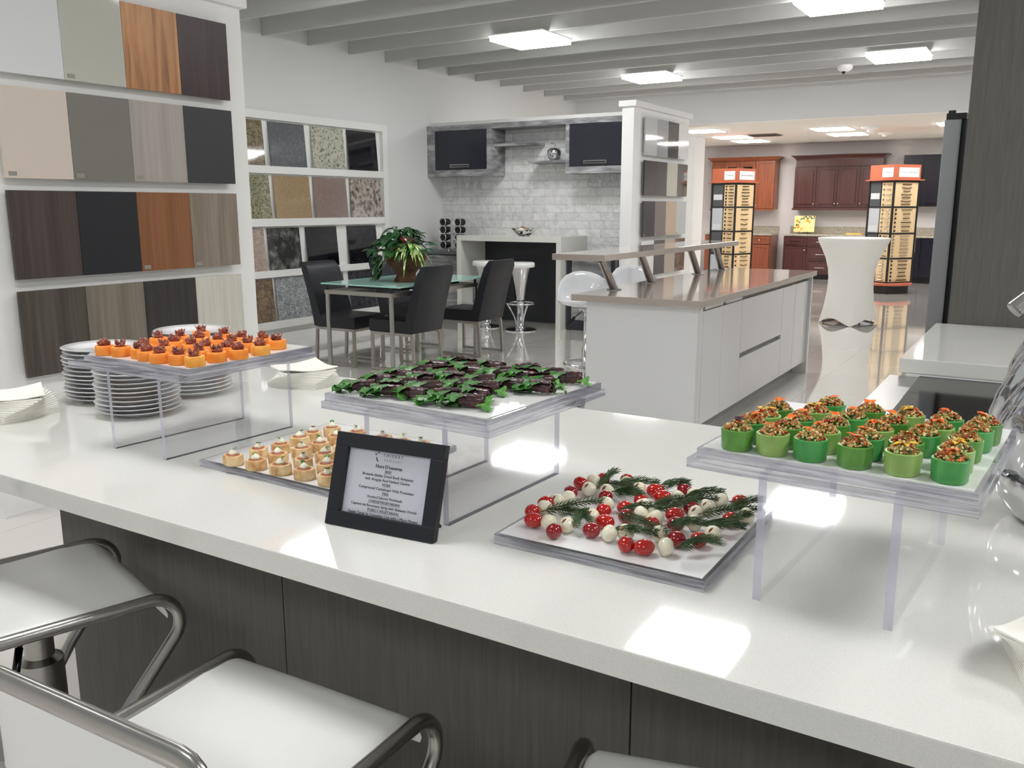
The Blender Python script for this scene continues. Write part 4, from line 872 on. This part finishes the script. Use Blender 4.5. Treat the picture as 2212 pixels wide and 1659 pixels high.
# beef rolls with arugula
BEEF = [(-.82,1.202),(-.887,1.222),(-.859,1.233),(-.927,1.243),(-.954,1.226),(-.98,1.224),(-1.038,1.265),(-1.023,1.225),(-1.05,1.222),(-1.073,1.252),(-1.01,1.253),(-.762,1.356),(-.807,1.356),(-.827,1.344),(-.856,1.313),(-.892,1.346),(-.975,1.34),(-1.013,1.363),(-1.057,1.36),(-1.073,1.36),(-1.071,1.446),(-1.06,1.477),(-1.01,1.463),(-.975,1.459),(-.933,1.459),(-1.004,1.493),(-.901,1.47),(-.851,1.445),(-.824,1.477),(-.764,1.459)]
def relax2(P, d, it=60):
    P = [list(p) for p in P]
    for _ in range(it):
        for i in range(len(P)):
            for j in range(i):
                dx, dy = P[i][0]-P[j][0], (P[i][1]-P[j][1]); L = math.hypot(dx, dy)+1e-9
                if L < d: s = (d-L)/2/L; P[i][0] += dx*s; P[i][1] += dy*s; P[j][0] -= dx*s; P[j][1] -= dy*s
        P = [[min(max(x, -1.055), -.765), min(max(y, 1.19), 1.485)] for x, y in P]
    return [tuple(p) for p in P]
BEEF = relax2(BEEF, .058); protos = []
def arug(bm, p, ang, L, W, el, seed):
    rr = random.Random(seed); n = 9; d = Vector((math.cos(ang), math.sin(ang), el)).normalized(); side = Vector((-math.sin(ang), math.cos(ang), 0)); up = Vector((0,0,1)); p = Vector(p); G = []
    ph = rr.uniform(0, 6)
    for i in range(n+1):
        s = i/n; w_ = W*(.25+.9*math.sin(PI*min(1, s*1.0))**.6)*(1+.35*math.sin(s*13+ph))*(0 if i == n else 1)+.0006
        q = p + d*L*s + up*(.006*math.sin(s*PI) - .010*s*s)
        G.append([bm.verts.new(q+side*w_*k/2+up*(.004*abs(k)/2*math.sin(s*9+ph+k)+.0018*math.sin(k*2+s*12))) for k in (-2,-1,0,1,2)])
    for a, b_ in zip(G, G[1:]):
        for k in range(4): bm.faces.new((a[k], a[k+1], b_[k+1], b_[k]))
for v in range(4):
    t = thing('beef_roll', 'x', 'canape', (0,0,0), 0, 'dried beef rolls with arugula')
    bm = bmesh.new(); n = 26; mseg = 10; L = .046; G = []     # spiral rolled slice, axis along local x
    for i in range(n+1):
        s = i/n; th = s*2*PI*1.9+v; r = .005+.0090*s
        G.append([bm.verts.new((-L/2+L*k/mseg+.002*math.sin(th*2+v), r*(1-.25*abs(k/mseg-.5))*math.cos(th)*(1+.06*math.sin(k*1.9+v)), .0140+r*(1-.2*abs(k/mseg-.5))*math.sin(th)*(1+.08*math.sin(k*2.3)))) for k in range(mseg+1)])
    for a, b_ in zip(G, G[1:]):
        for k in range(mseg): bm.faces.new((a[k], a[k+1], b_[k+1], b_[k]))
    o = link('beef', bm, M_BEEF, t, world=False, smooth=3); md = o.modifiers.new('s', 'SOLIDIFY'); md.thickness = .0012
    for q in range(4):
        bm = bmesh.new(); arug(bm, (-.020+.003*q, .006*(q-1.5), .003+.0035*q), PI+(q-1.5)*.5+.2*v, .036+.005*(q%3), .0140, .12+.18*(q%2), v*5+q); o = link('arugula_leaf', bm, M_ARUG, t, world=False, smooth=3)
    bm = bmesh.new(); arug(bm, (.016, .010*(1 if v%2 else -1), .006), (.9 if v%2 else -.9), .030, .011, .15, v+40); link('arugula_leaf', bm, M_ARUG, t, world=False, smooth=3)
    protos.append([t, False])
lab = rows(BEEF, 1.2, .05)
place(protos, BEEF, lab, ZF, lambda i, r, c: f'dark dried beef roll with arugula, {r} of the middle tray, {c} from the left', lambda i: (i*3+i//5) % 4, lambda i: .45+.5*math.sin(i*2.7))
# cucumber cups
CUKE = [(-.348,1.175),(-.303,1.178),(-.25,1.176),(-.193,1.172),(-.135,1.170),(-.08,1.168),(-.345,1.225),(-.293,1.222),(-.244,1.222),(-.187,1.220),(-.139,1.222),(-.079,1.215),(-.338,1.275),(-.289,1.277),(-.241,1.275),(-.183,1.275),(-.125,1.278),(-.073,1.279),(-.335,1.33),(-.281,1.342),(-.226,1.329),(-.17,1.33),(-.111,1.33),(-.065,1.342),(-.272,1.403),(-.212,1.388),(-.157,1.390),(-.105,1.391),(-.058,1.390)]
CUKE = relax(CUKE, .049); protos = []
for v in range(7):
    t = thing('cucumber_cup', 'x', 'canape', (0,0,0), 0, 'cucumber cups with vegetable tartar')
    bm = bmesh.new(); h = .030; lathe(bm, [(.0195,0),(.0210,.002),(.0218,.014),(.0222,h-.001),(.0205,h),(.0185,h-.0005),(.0175,h-.006),(0,h-.006)], 32, rf=lambda r, z, th: r*(1+.018*math.sin(6*th+v)))
    link('cucumber', bm, M_CUC[v % 3], t, world=False, smooth=.8)
    bm = bmesh.new(); rr = random.Random(v+11)
    for q in range(190):
        a = rr.uniform(0, 2*PI); r = .0185*math.sqrt(rr.random()); zt = h-.003+.0150*(1-(r/.0215)**2)*rr.uniform(.6,1.0)
        s = rr.uniform(.0018,.0030); rot_box(bm, (r*math.cos(a), r*math.sin(a), zt), (s, s, s*rr.uniform(.7,1.2)), Matrix.Rotation(rr.uniform(0,3), 3, Vector((rr.uniform(-1,1), rr.uniform(-1,1), 1)).normalized()), 0, rr.choice((0,0,0,1,1,2,2,2,3,4)))
    link('tartar', bm, M_TART, t, world=False)
    bm = bmesh.new(); npet = (2,2,3,2,1,3,3)[v]
    for q in range(npet): leaf(bm, (.003*q,0,h+.008), (math.cos(v*1.3+q*1.1), math.sin(v*1.3+q*1.1), .9-.25*(v%3)), .017, .006, .3, n=4)
    link('petal', bm, (M_PETO, M_PETO, M_PETY, M_PETO, M_PETO, M_PETO, M_PURP)[v], t, world=False, smooth=3)
    protos.append([t, False])
lab = rows(CUKE, 1.174, .052)
place(protos, CUKE, lab, ZF, lambda i, r, c: f'green cucumber cup heaped with vegetable tartar, {r}, {c} from the left', lambda i: 6 if i == 0 else (i*5+i//6) % 6, lambda i: i*1.9)
# caprese skewers
ZCP = .9153+.0195
CT = [(-.705,1.219),(-.651,1.193),(-.728,1.257),(-.741,1.307),(-.720,1.383),(-.729,1.444),(-.704,1.484),(-.653,1.392),(-.661,1.51),(-.589,1.475),(-.543,1.504),(-.588,1.405),(-.597,1.357),(-.575,1.322),(-.624,1.324),(-.598,1.275),(-.6,1.228),(-.526,1.201),(-.497,1.205),(-.466,1.264),(-.526,1.306),(-.51,1.37),(-.492,1.327),(-.435,1.281),(-.562,1.447),(-.496,1.414),(-.435,1.496),(-.42,1.397)]
CM = [(-.676,1.22),(-.645,1.227),(-.719,1.28),(-.716,1.325),(-.707,1.348),(-.698,1.415),(-.712,1.46),(-.664,1.42),(-.651,1.484),(-.618,1.465),(-.518,1.489),(-.573,1.380),(-.561,1.342),(-.555,1.358),(-.633,1.354),(-.626,1.284),(-.567,1.228),(-.547,1.244),(-.467,1.221),(-.497,1.267),(-.531,1.333),(-.48,1.391),(-.467,1.346),(-.423,1.313),(-.539,1.453),(-.474,1.431),(-.462,1.475),(-.400,1.427)]
SP = [((-.703,1.248),(-.641,1.352)),((-.594,1.307),(-.484,1.269)),((-.688,1.414),(-.687,1.52)),((-.685,1.454),(-.596,1.415)),((-.557,1.37),(-.506,1.434)),((-.588,1.490),(-.549,1.527)),((-.54,1.372),(-.468,1.458)),((-.468,1.376),(-.394,1.453)),((-.448,1.347),(-.388,1.354)),((-.454,1.227),(-.400,1.264)),((-.621,1.215),(-.639,1.279)),((-.434,1.429),(-.405,1.500)),((-.65,1.409),(-.593,1.408)),((-.436,1.318),(-.392,1.413)),((-.692,1.271),(-.62,1.252)),((-.66,1.455),(-.60,1.50)),((-.50,1.30),(-.44,1.33)),((-.53,1.46),(-.47,1.50)),((-.60,1.33),(-.53,1.36)),((-.57,1.24),(-.50,1.25))]
allp = relax(CT+CM, .0272, 80); allp = clampP(allp, -.730, -.402, 1.185, 1.505); CT, CM = allp[:len(CT)], allp[len(CT):]
used = set(); own = {}
for k, (a, b_) in enumerate(SP):
    j = min((j for j in range(len(CT)) if j not in used), key=lambda j: math.hypot(CM[j][0]-a[0], CM[j][1]-a[1])); used.add(j); own[j] = k
def sprig(bm, bs, a, b_, seed):
    rr = random.Random(seed); a, b_ = Vector(a), Vector(b_); d = b_-a; L = d.length; d.normalize(); sd = Vector((-d.y, d.x, 0)); n = 16
    pts = [a + d*L*i/n + sd*.006*math.sin(i/n*3+seed) + Vector((0,0,.012*math.sin(i/n*2.2))) for i in range(n+1)]
    tube(bs, pts, .0011, 5)
    for i in range(1, n+1):
        for q in range(9):
            an = q*2*PI/9+i*.6; out = (sd*math.cos(an)+Vector((0,0,1))*math.sin(an)); nd = (d*1.1+out*.75).normalized(); p = pts[i]; ln = .020*(1.15-.4*i/n)*rr.uniform(.7,1.1)
            e = p+nd*ln; 
            if e.z < ZCP+.001: e.z = ZCP+.001+.002*rr.random()
            mid = p.lerp(e, .5)+out*.001; w_ = nd.cross(out).normalized()*.0010
            v = [bm.verts.new(x) for x in (p, mid-w_, e, mid+w_)]; bm.faces.new(v)
            v2 = [bm.verts.new(x) for x in (p, mid+out*.0007, e, mid-out*.0005)]; bm.faces.new(v2)
lab = rows([((a[0]+b_[0])/2, (a[1]+b_[1])/2) for a, b_ in zip(CT, CM)], 1.2, .055)
for i, (a, b_) in enumerate(zip(CT, CM)):
    ang = math.atan2(b_[1]-a[1], b_[0]-a[0]); r, c = lab[i]
    t = thing('caprese_skewer', f'caprese skewer of red tomato and white mozzarella, {r}, {c} from the left', 'canape', (a[0], a[1], ZCP), 0, 'caprese skewers on the front tray')
    el = 1.28 if i % 3 == 0 else 1.12; rt = .0135
    bm = bmesh.new(); ball(bm, (a[0],a[1],ZCP+rt*.96), rt, (el,1,.96), Matrix.Rotation(ang+.2, 3, 'Z'), 20); link('tomato', bm, M_TOM[i % 3 == 1], t, smooth=3)
    bm = bmesh.new(); ball(bm, (b_[0],b_[1],ZCP+.0140), .0145, (.92,1,.96), Matrix.Rotation(ang, 3, 'Z'), 20)
    for v in bm.verts: v.co += (noise.noise(v.co*70))*.0022*(v.co-Vector((b_[0],b_[1],ZCP+.014))).normalized()
    link('mozzarella', bm, M_MOZ, t, smooth=3)
    if i % 4 in (1, 3):
        bm = bmesh.new(); tube(bm, [(b_[0]-.003,b_[1]-.0115,ZCP+.020),(b_[0]-.001,b_[1]-.009,ZCP+.0237),(b_[0]+.001,b_[1]-.005,ZCP+.0262)], [.0012,.0026,.0012], 8); link('balsamic_drizzle', bm, mat('balsamic_brown', (130,70,20), .15, coat=.5), t, smooth=3)
    bm = bmesh.new()
    if i in own:
        s0, s1 = SP[own[i]]; bs = bmesh.new(); sprig(bm, bs, (*s0, ZCP+.018), (*s1, ZCP+.012), i); sp_ = link('rosemary_sprig', bm, M_ROSE, t); link('stem', bs, M_STEM, sp_, smooth=3)
    else: bs = bmesh.new(); bm.free(); tube(bs, [(a[0],a[1],ZCP+.0135),(b_[0],b_[1],ZCP+.0145)], .0011, 5); link('stem', bs, M_STEM, t)
# ------------------------------------------------------------ menu frame
bl = Vector((-1.060,1.089,.9155)); br = Vector((-.836,1.110,.9155)); up = Vector((.010,.050,.157)); xd = (br-bl).normalized(); ud = (up-xd*up.dot(xd)).normalized(); nd_ = xd.cross(ud)
t = thing('menu_frame', 'black picture frame with the printed hors d\'oeuvres menu', 'picture frame', bl, 0)
M = Matrix.Translation(-bl+bl) @ Matrix((( xd.x, ud.x, nd_.x, 0),(xd.y, ud.y, nd_.y, 0),(xd.z, ud.z, nd_.z, 0),(0,0,0,1)))
W_, H_ = (br-bl).length, .166; e = .026
bm = bmesh.new()
for x0, x1, y0, y1 in ((0,W_,0,e),(0,W_,H_-e,H_),(0,e,e,H_-e),(W_-e,W_,e,H_-e)): box(bm, (x0,x1), (y0,y1), (-.012,.004), .0015)
bm.transform(M); link('frame', bm, mat('satin_black_frame', (26,28,34), .35), t, world=False)
bm = bx((e-.002,W_-e+.002), (e-.002,H_-e+.002), (-.008,-.006)); bm.transform(M); sh = link('menu_sheet', bm, mat('menu_paper', (228,228,236), .5), t, world=False)
bm = bx((e-.001,W_-e+.001), (e-.001,H_-e+.001), (-.004,-.003)); bm.transform(M); link('glass', bm, M_CLEAR, t, world=False)
bm = bx((W_*.60,W_*.85), (.004,H_*.8), (-.016,-.0125)); bm.transform(M); link('backing', bm, mat('frame_back', (40,32,28), .7), t, world=False)
bm = bmesh.new(); p = M @ Vector((W_*.82,.05,-.014)); q = Vector((p.x+.005, p.y+.045, 0.0)); tube(bm, [p, q], .004, 6); link('easel_leg', bm, W_BLACK, t, world=False)
cx, top = W_/2, H_-e
lines = [("Hors D'oeuvres",.0085,1),('BEEF',.0068,0),('Bresaola (Italian Dried Beef) Antipasto',.0068,0),('with Arugula And Herbed Chevre',.0068,0),('PORK',.0068,0),('Compressed Cantaloupe With Prosciutto',.0068,0),('FISH',.0068,0),('Smoked Salmon Pinwheels',.0068,0),('CHEESE/VEGETARIAN',.0068,0),('Caprese on Rosemary Sprig with Balsamic Drizzle',.0068,0),('PURELY VEGETARIAN',.0068,0),('Veggie Tartar in Cucumber Cup with a Micro Flower',.0068,0)]
items = []; y = top-.0290
for s, sz, b_ in lines: items.append((s, cx, y, sz, b_)); y -= .0077
MT = M @ Matrix.Translation((0,0,-.0057))
text_mesh(items, 'menu_text', M_INK, sh, MT)
sh.children[0].matrix_parent_inverse = Matrix()
text_mesh([('T H I E R R Y', cx+.006, top-.0085, .0075, 0)], 'logo_text', mat('logo_dark', (90,90,96), .7), sh, MT)
text_mesh([('S A N G E R T', cx+.007, top-.0165, .0062, 0)], 'logo_text', mat('logo_pale', (176,176,186), .7), sh, MT)
bm = bmesh.new()
for i in range(8):
    a0, a1 = PI*1.0+i*.13, PI*1.0+(i+1)*.13
    pts = [(cx-.020+r*math.cos(a), top-.011+r*math.sin(a)) for r, a in ((.0095,a0),(.0095,a1),(.0068,a1),(.0068,a0))]; bm.faces.new([bm.verts.new((*p, 0)) for p in pts])
box(bm, (cx-.0315,cx-.0285), (top-.0075,top-.0045), (0,.0002)); box(bm, (cx-.0265,cx-.0235), (top-.0040,top-.0015), (0,.0002))
for yy, k in ((items[1][2],4),(items[4][2],4),(items[6][2],4),(items[8][2],17),(items[10][2],17)): box(bm, (cx-k*.0020,cx+k*.0020), (yy-.0012,yy-.0008), (0,.0001))
bm.transform(MT); link('logo_mark', bm, mat('logo_dark', (90,90,96), .7), sh, world=False)
# ------------------------------------------------------------ plates
pl0 = None
STK = [('front', -2.085, 1.455, 14, .111), ('left', -2.195, 1.60, 12, .108), ('right', -2.235, 1.80, 13, .111)]
STK = [('front', -2.10, 1.46, 14), ('left', -2.335, 1.52, 13), ('right', -2.185, 1.715, 16)]
for nm, x, y, n in STK:
    for k in range(n):
        l = f'white porcelain plate, {ORD[k]} from the bottom of the {nm} stack'
        z = .9155+k*.0118; ox, oy = .003*math.sin(k*3.1), .003*math.cos(k*1.7)
        if pl0 is None:
            bm = bmesh.new(); lathe(bm, [(.055,.003),(.056,0),(.066,0),(.070,.004),(.085,.010),(.108,.0165),(.1105,.0185),(.1085,.0195),(.085,.014),(.068,.008),(.05,.006),(0,.0055)], 56)
            pl0 = link('plate', bm, W_PORC, None, smooth=.9); tag(pl0, l, 'plate', 'stacked white plates'); pl0.location = (x+ox, y+oy, z)
        else: o = pl0.copy(); C.objects.link(o); o.location = (x+ox, y+oy, z); o['label'] = l
# ------------------------------------------------------------ napkin stacks
nk = None
def napkins(cx, cy, a0, tw, n, nm):
    global nk
    for k in range(n):
        s = k/(n-1); an = a0+tw*max(0, (s-.3)/.7)**1.15
        l = f'folded white paper napkin, {ORD[k]} from the bottom, {nm}'
        M_ = Matrix.Translation((cx, cy, .9155+k*.0040)) @ Matrix.Rotation(an, 4, 'Z')
        if nk is None:
            bm = bmesh.new(); g = 8; hs = .082; T, B = [], []
            for lv, dz in ((T,.0030),(B,0)):
                for i in range(g+1): lv.append([bm.verts.new((hs*(2*i/g-1), hs*(2*j/g-1), dz+.0001*math.sin(i*2+j))) for j in range(g+1)])
            for i in range(g):
                for j in range(g): bm.faces.new((T[i][j],T[i+1][j],T[i+1][j+1],T[i][j+1])); bm.faces.new((B[i][j],B[i][j+1],B[i+1][j+1],B[i+1][j]))
            for i in range(g):
                bm.faces.new((B[i][0],B[i+1][0],T[i+1][0],T[i][0])); bm.faces.new((T[i][g],T[i+1][g],B[i+1][g],B[i][g])); bm.faces.new((T[0][i],T[0][i+1],B[0][i+1],B[0][i])); bm.faces.new((B[g][i],B[g][i+1],T[g][i+1],T[g][i]))
            nk = link('napkin', bm, W_PAPER, None); tag(nk, l, 'napkin', 'fanned white paper napkins'); nk.matrix_basis = M_
        else:
            o = nk.copy(); C.objects.link(o); o.matrix_basis = M_; o['label'] = l
            if k == n-1:    # the top napkin lifts at its corners
                me = nk.data.copy(); o.data = me
                for v in me.vertices:
                    q = (v.co.x/.082)*(v.co.y/.082); v.co.z += .012*max(0, q)**1.5+.006*max(0, -q)**2
napkins(-2.365, 1.255, .1, 1.0, 15, 'stack at the left counter edge')
napkins(-2.00, 1.985, .3, .9, 14, 'stack behind the cantaloupe riser')
napkins(.095, 1.165, .25, .9, 14, 'stack at the right edge')
# ------------------------------------------------------------ swirled vase and faucet at the right edge
t = thing('swirled_urn', 'large swirled glass vessel with polished silver foot at the right edge', 'vase', (.105, 1.79, .9155))
fl = lambda r, z, th: r*(1+.03*math.cos(12*th))
bm = bmesh.new(); lathe(bm, [(.10,0),(.118,.004),(.135,.02),(.15,.045),(.153,.07),(.150,.085),(.12,.09),(0,.09)], 64); link('foot', bm, mat('polished_silver', (205,205,208), .08, 1), t, world=False, smooth=.8)
bm = bmesh.new(); prof = [(.148,.0905),(.158,.11),(.168,.15),(.170,.19),(.162,.23),(.146,.28),(.125,.33),(.105,.37),(.09,.40),(.086,.42),(.08,.42)]
lathe(bm, [(r,z) for r, z in prof]+[(0,.415)], 144, rf=fl, twist=3.2); link('fluted_bowl', bm, mat('swirled_silver_glass', (196,198,202), .07, .88), t, world=False, smooth=3)
t = thing('faucet', 'brushed steel pull-down faucet with a conical spray head', 'faucet', (.24, 2.03, .9155))
bm = bmesh.new(); lathe(bm, [(.028,0),(.028,.006),(.02,.012),(.018,.08),(0,.08)], 24); link('base', bm, W_SILV, t, world=False, smooth=.8)
bm = bmesh.new(); tube(bm, [(0,0,.08),(0,0,.25),(-.0,0,.36),(-.03,0,.44),(-.09,0,.485),(-.16,-.0,.475),(-.215,0,.43),(-.24,0,.405)], .0125, 14); link('spout', bm, W_SILV, t, world=False, smooth=3)
bm = bmesh.new(); cyl(bm, (-.24,0,.408), (-.292,-.03,.352), .013, .0185, n=24); cyl(bm, (-.292,-.03,.352), (-.294,-.031,.350), .0185, .0165, n=24); link('spray_head', bm, W_SILV, t, world=False, smooth=.8)
bm = bmesh.new(); tube(bm, [(0,0,.06),(.05,.0,.075),(.09,0,.10)], .006, 10); link('handle', bm, W_SILV, t, world=False, smooth=3)
# loose petals on the cucumber tray
for i, (x, y) in enumerate(((-.103,1.167),(-.155,1.30))):
    bm = bmesh.new(); leaf(bm, (0,0,.001), (1,.3,.05), .016, .004, .0, n=4); o = link('loose_petal', bm, M_PETY, None, smooth=3); o.location = (x, y, ZF); tag(o, ('yellow flower petal fallen beside the front cucumber cups', 'small yellow petal fallen in the middle of the cucumber tray')[i], 'petal')
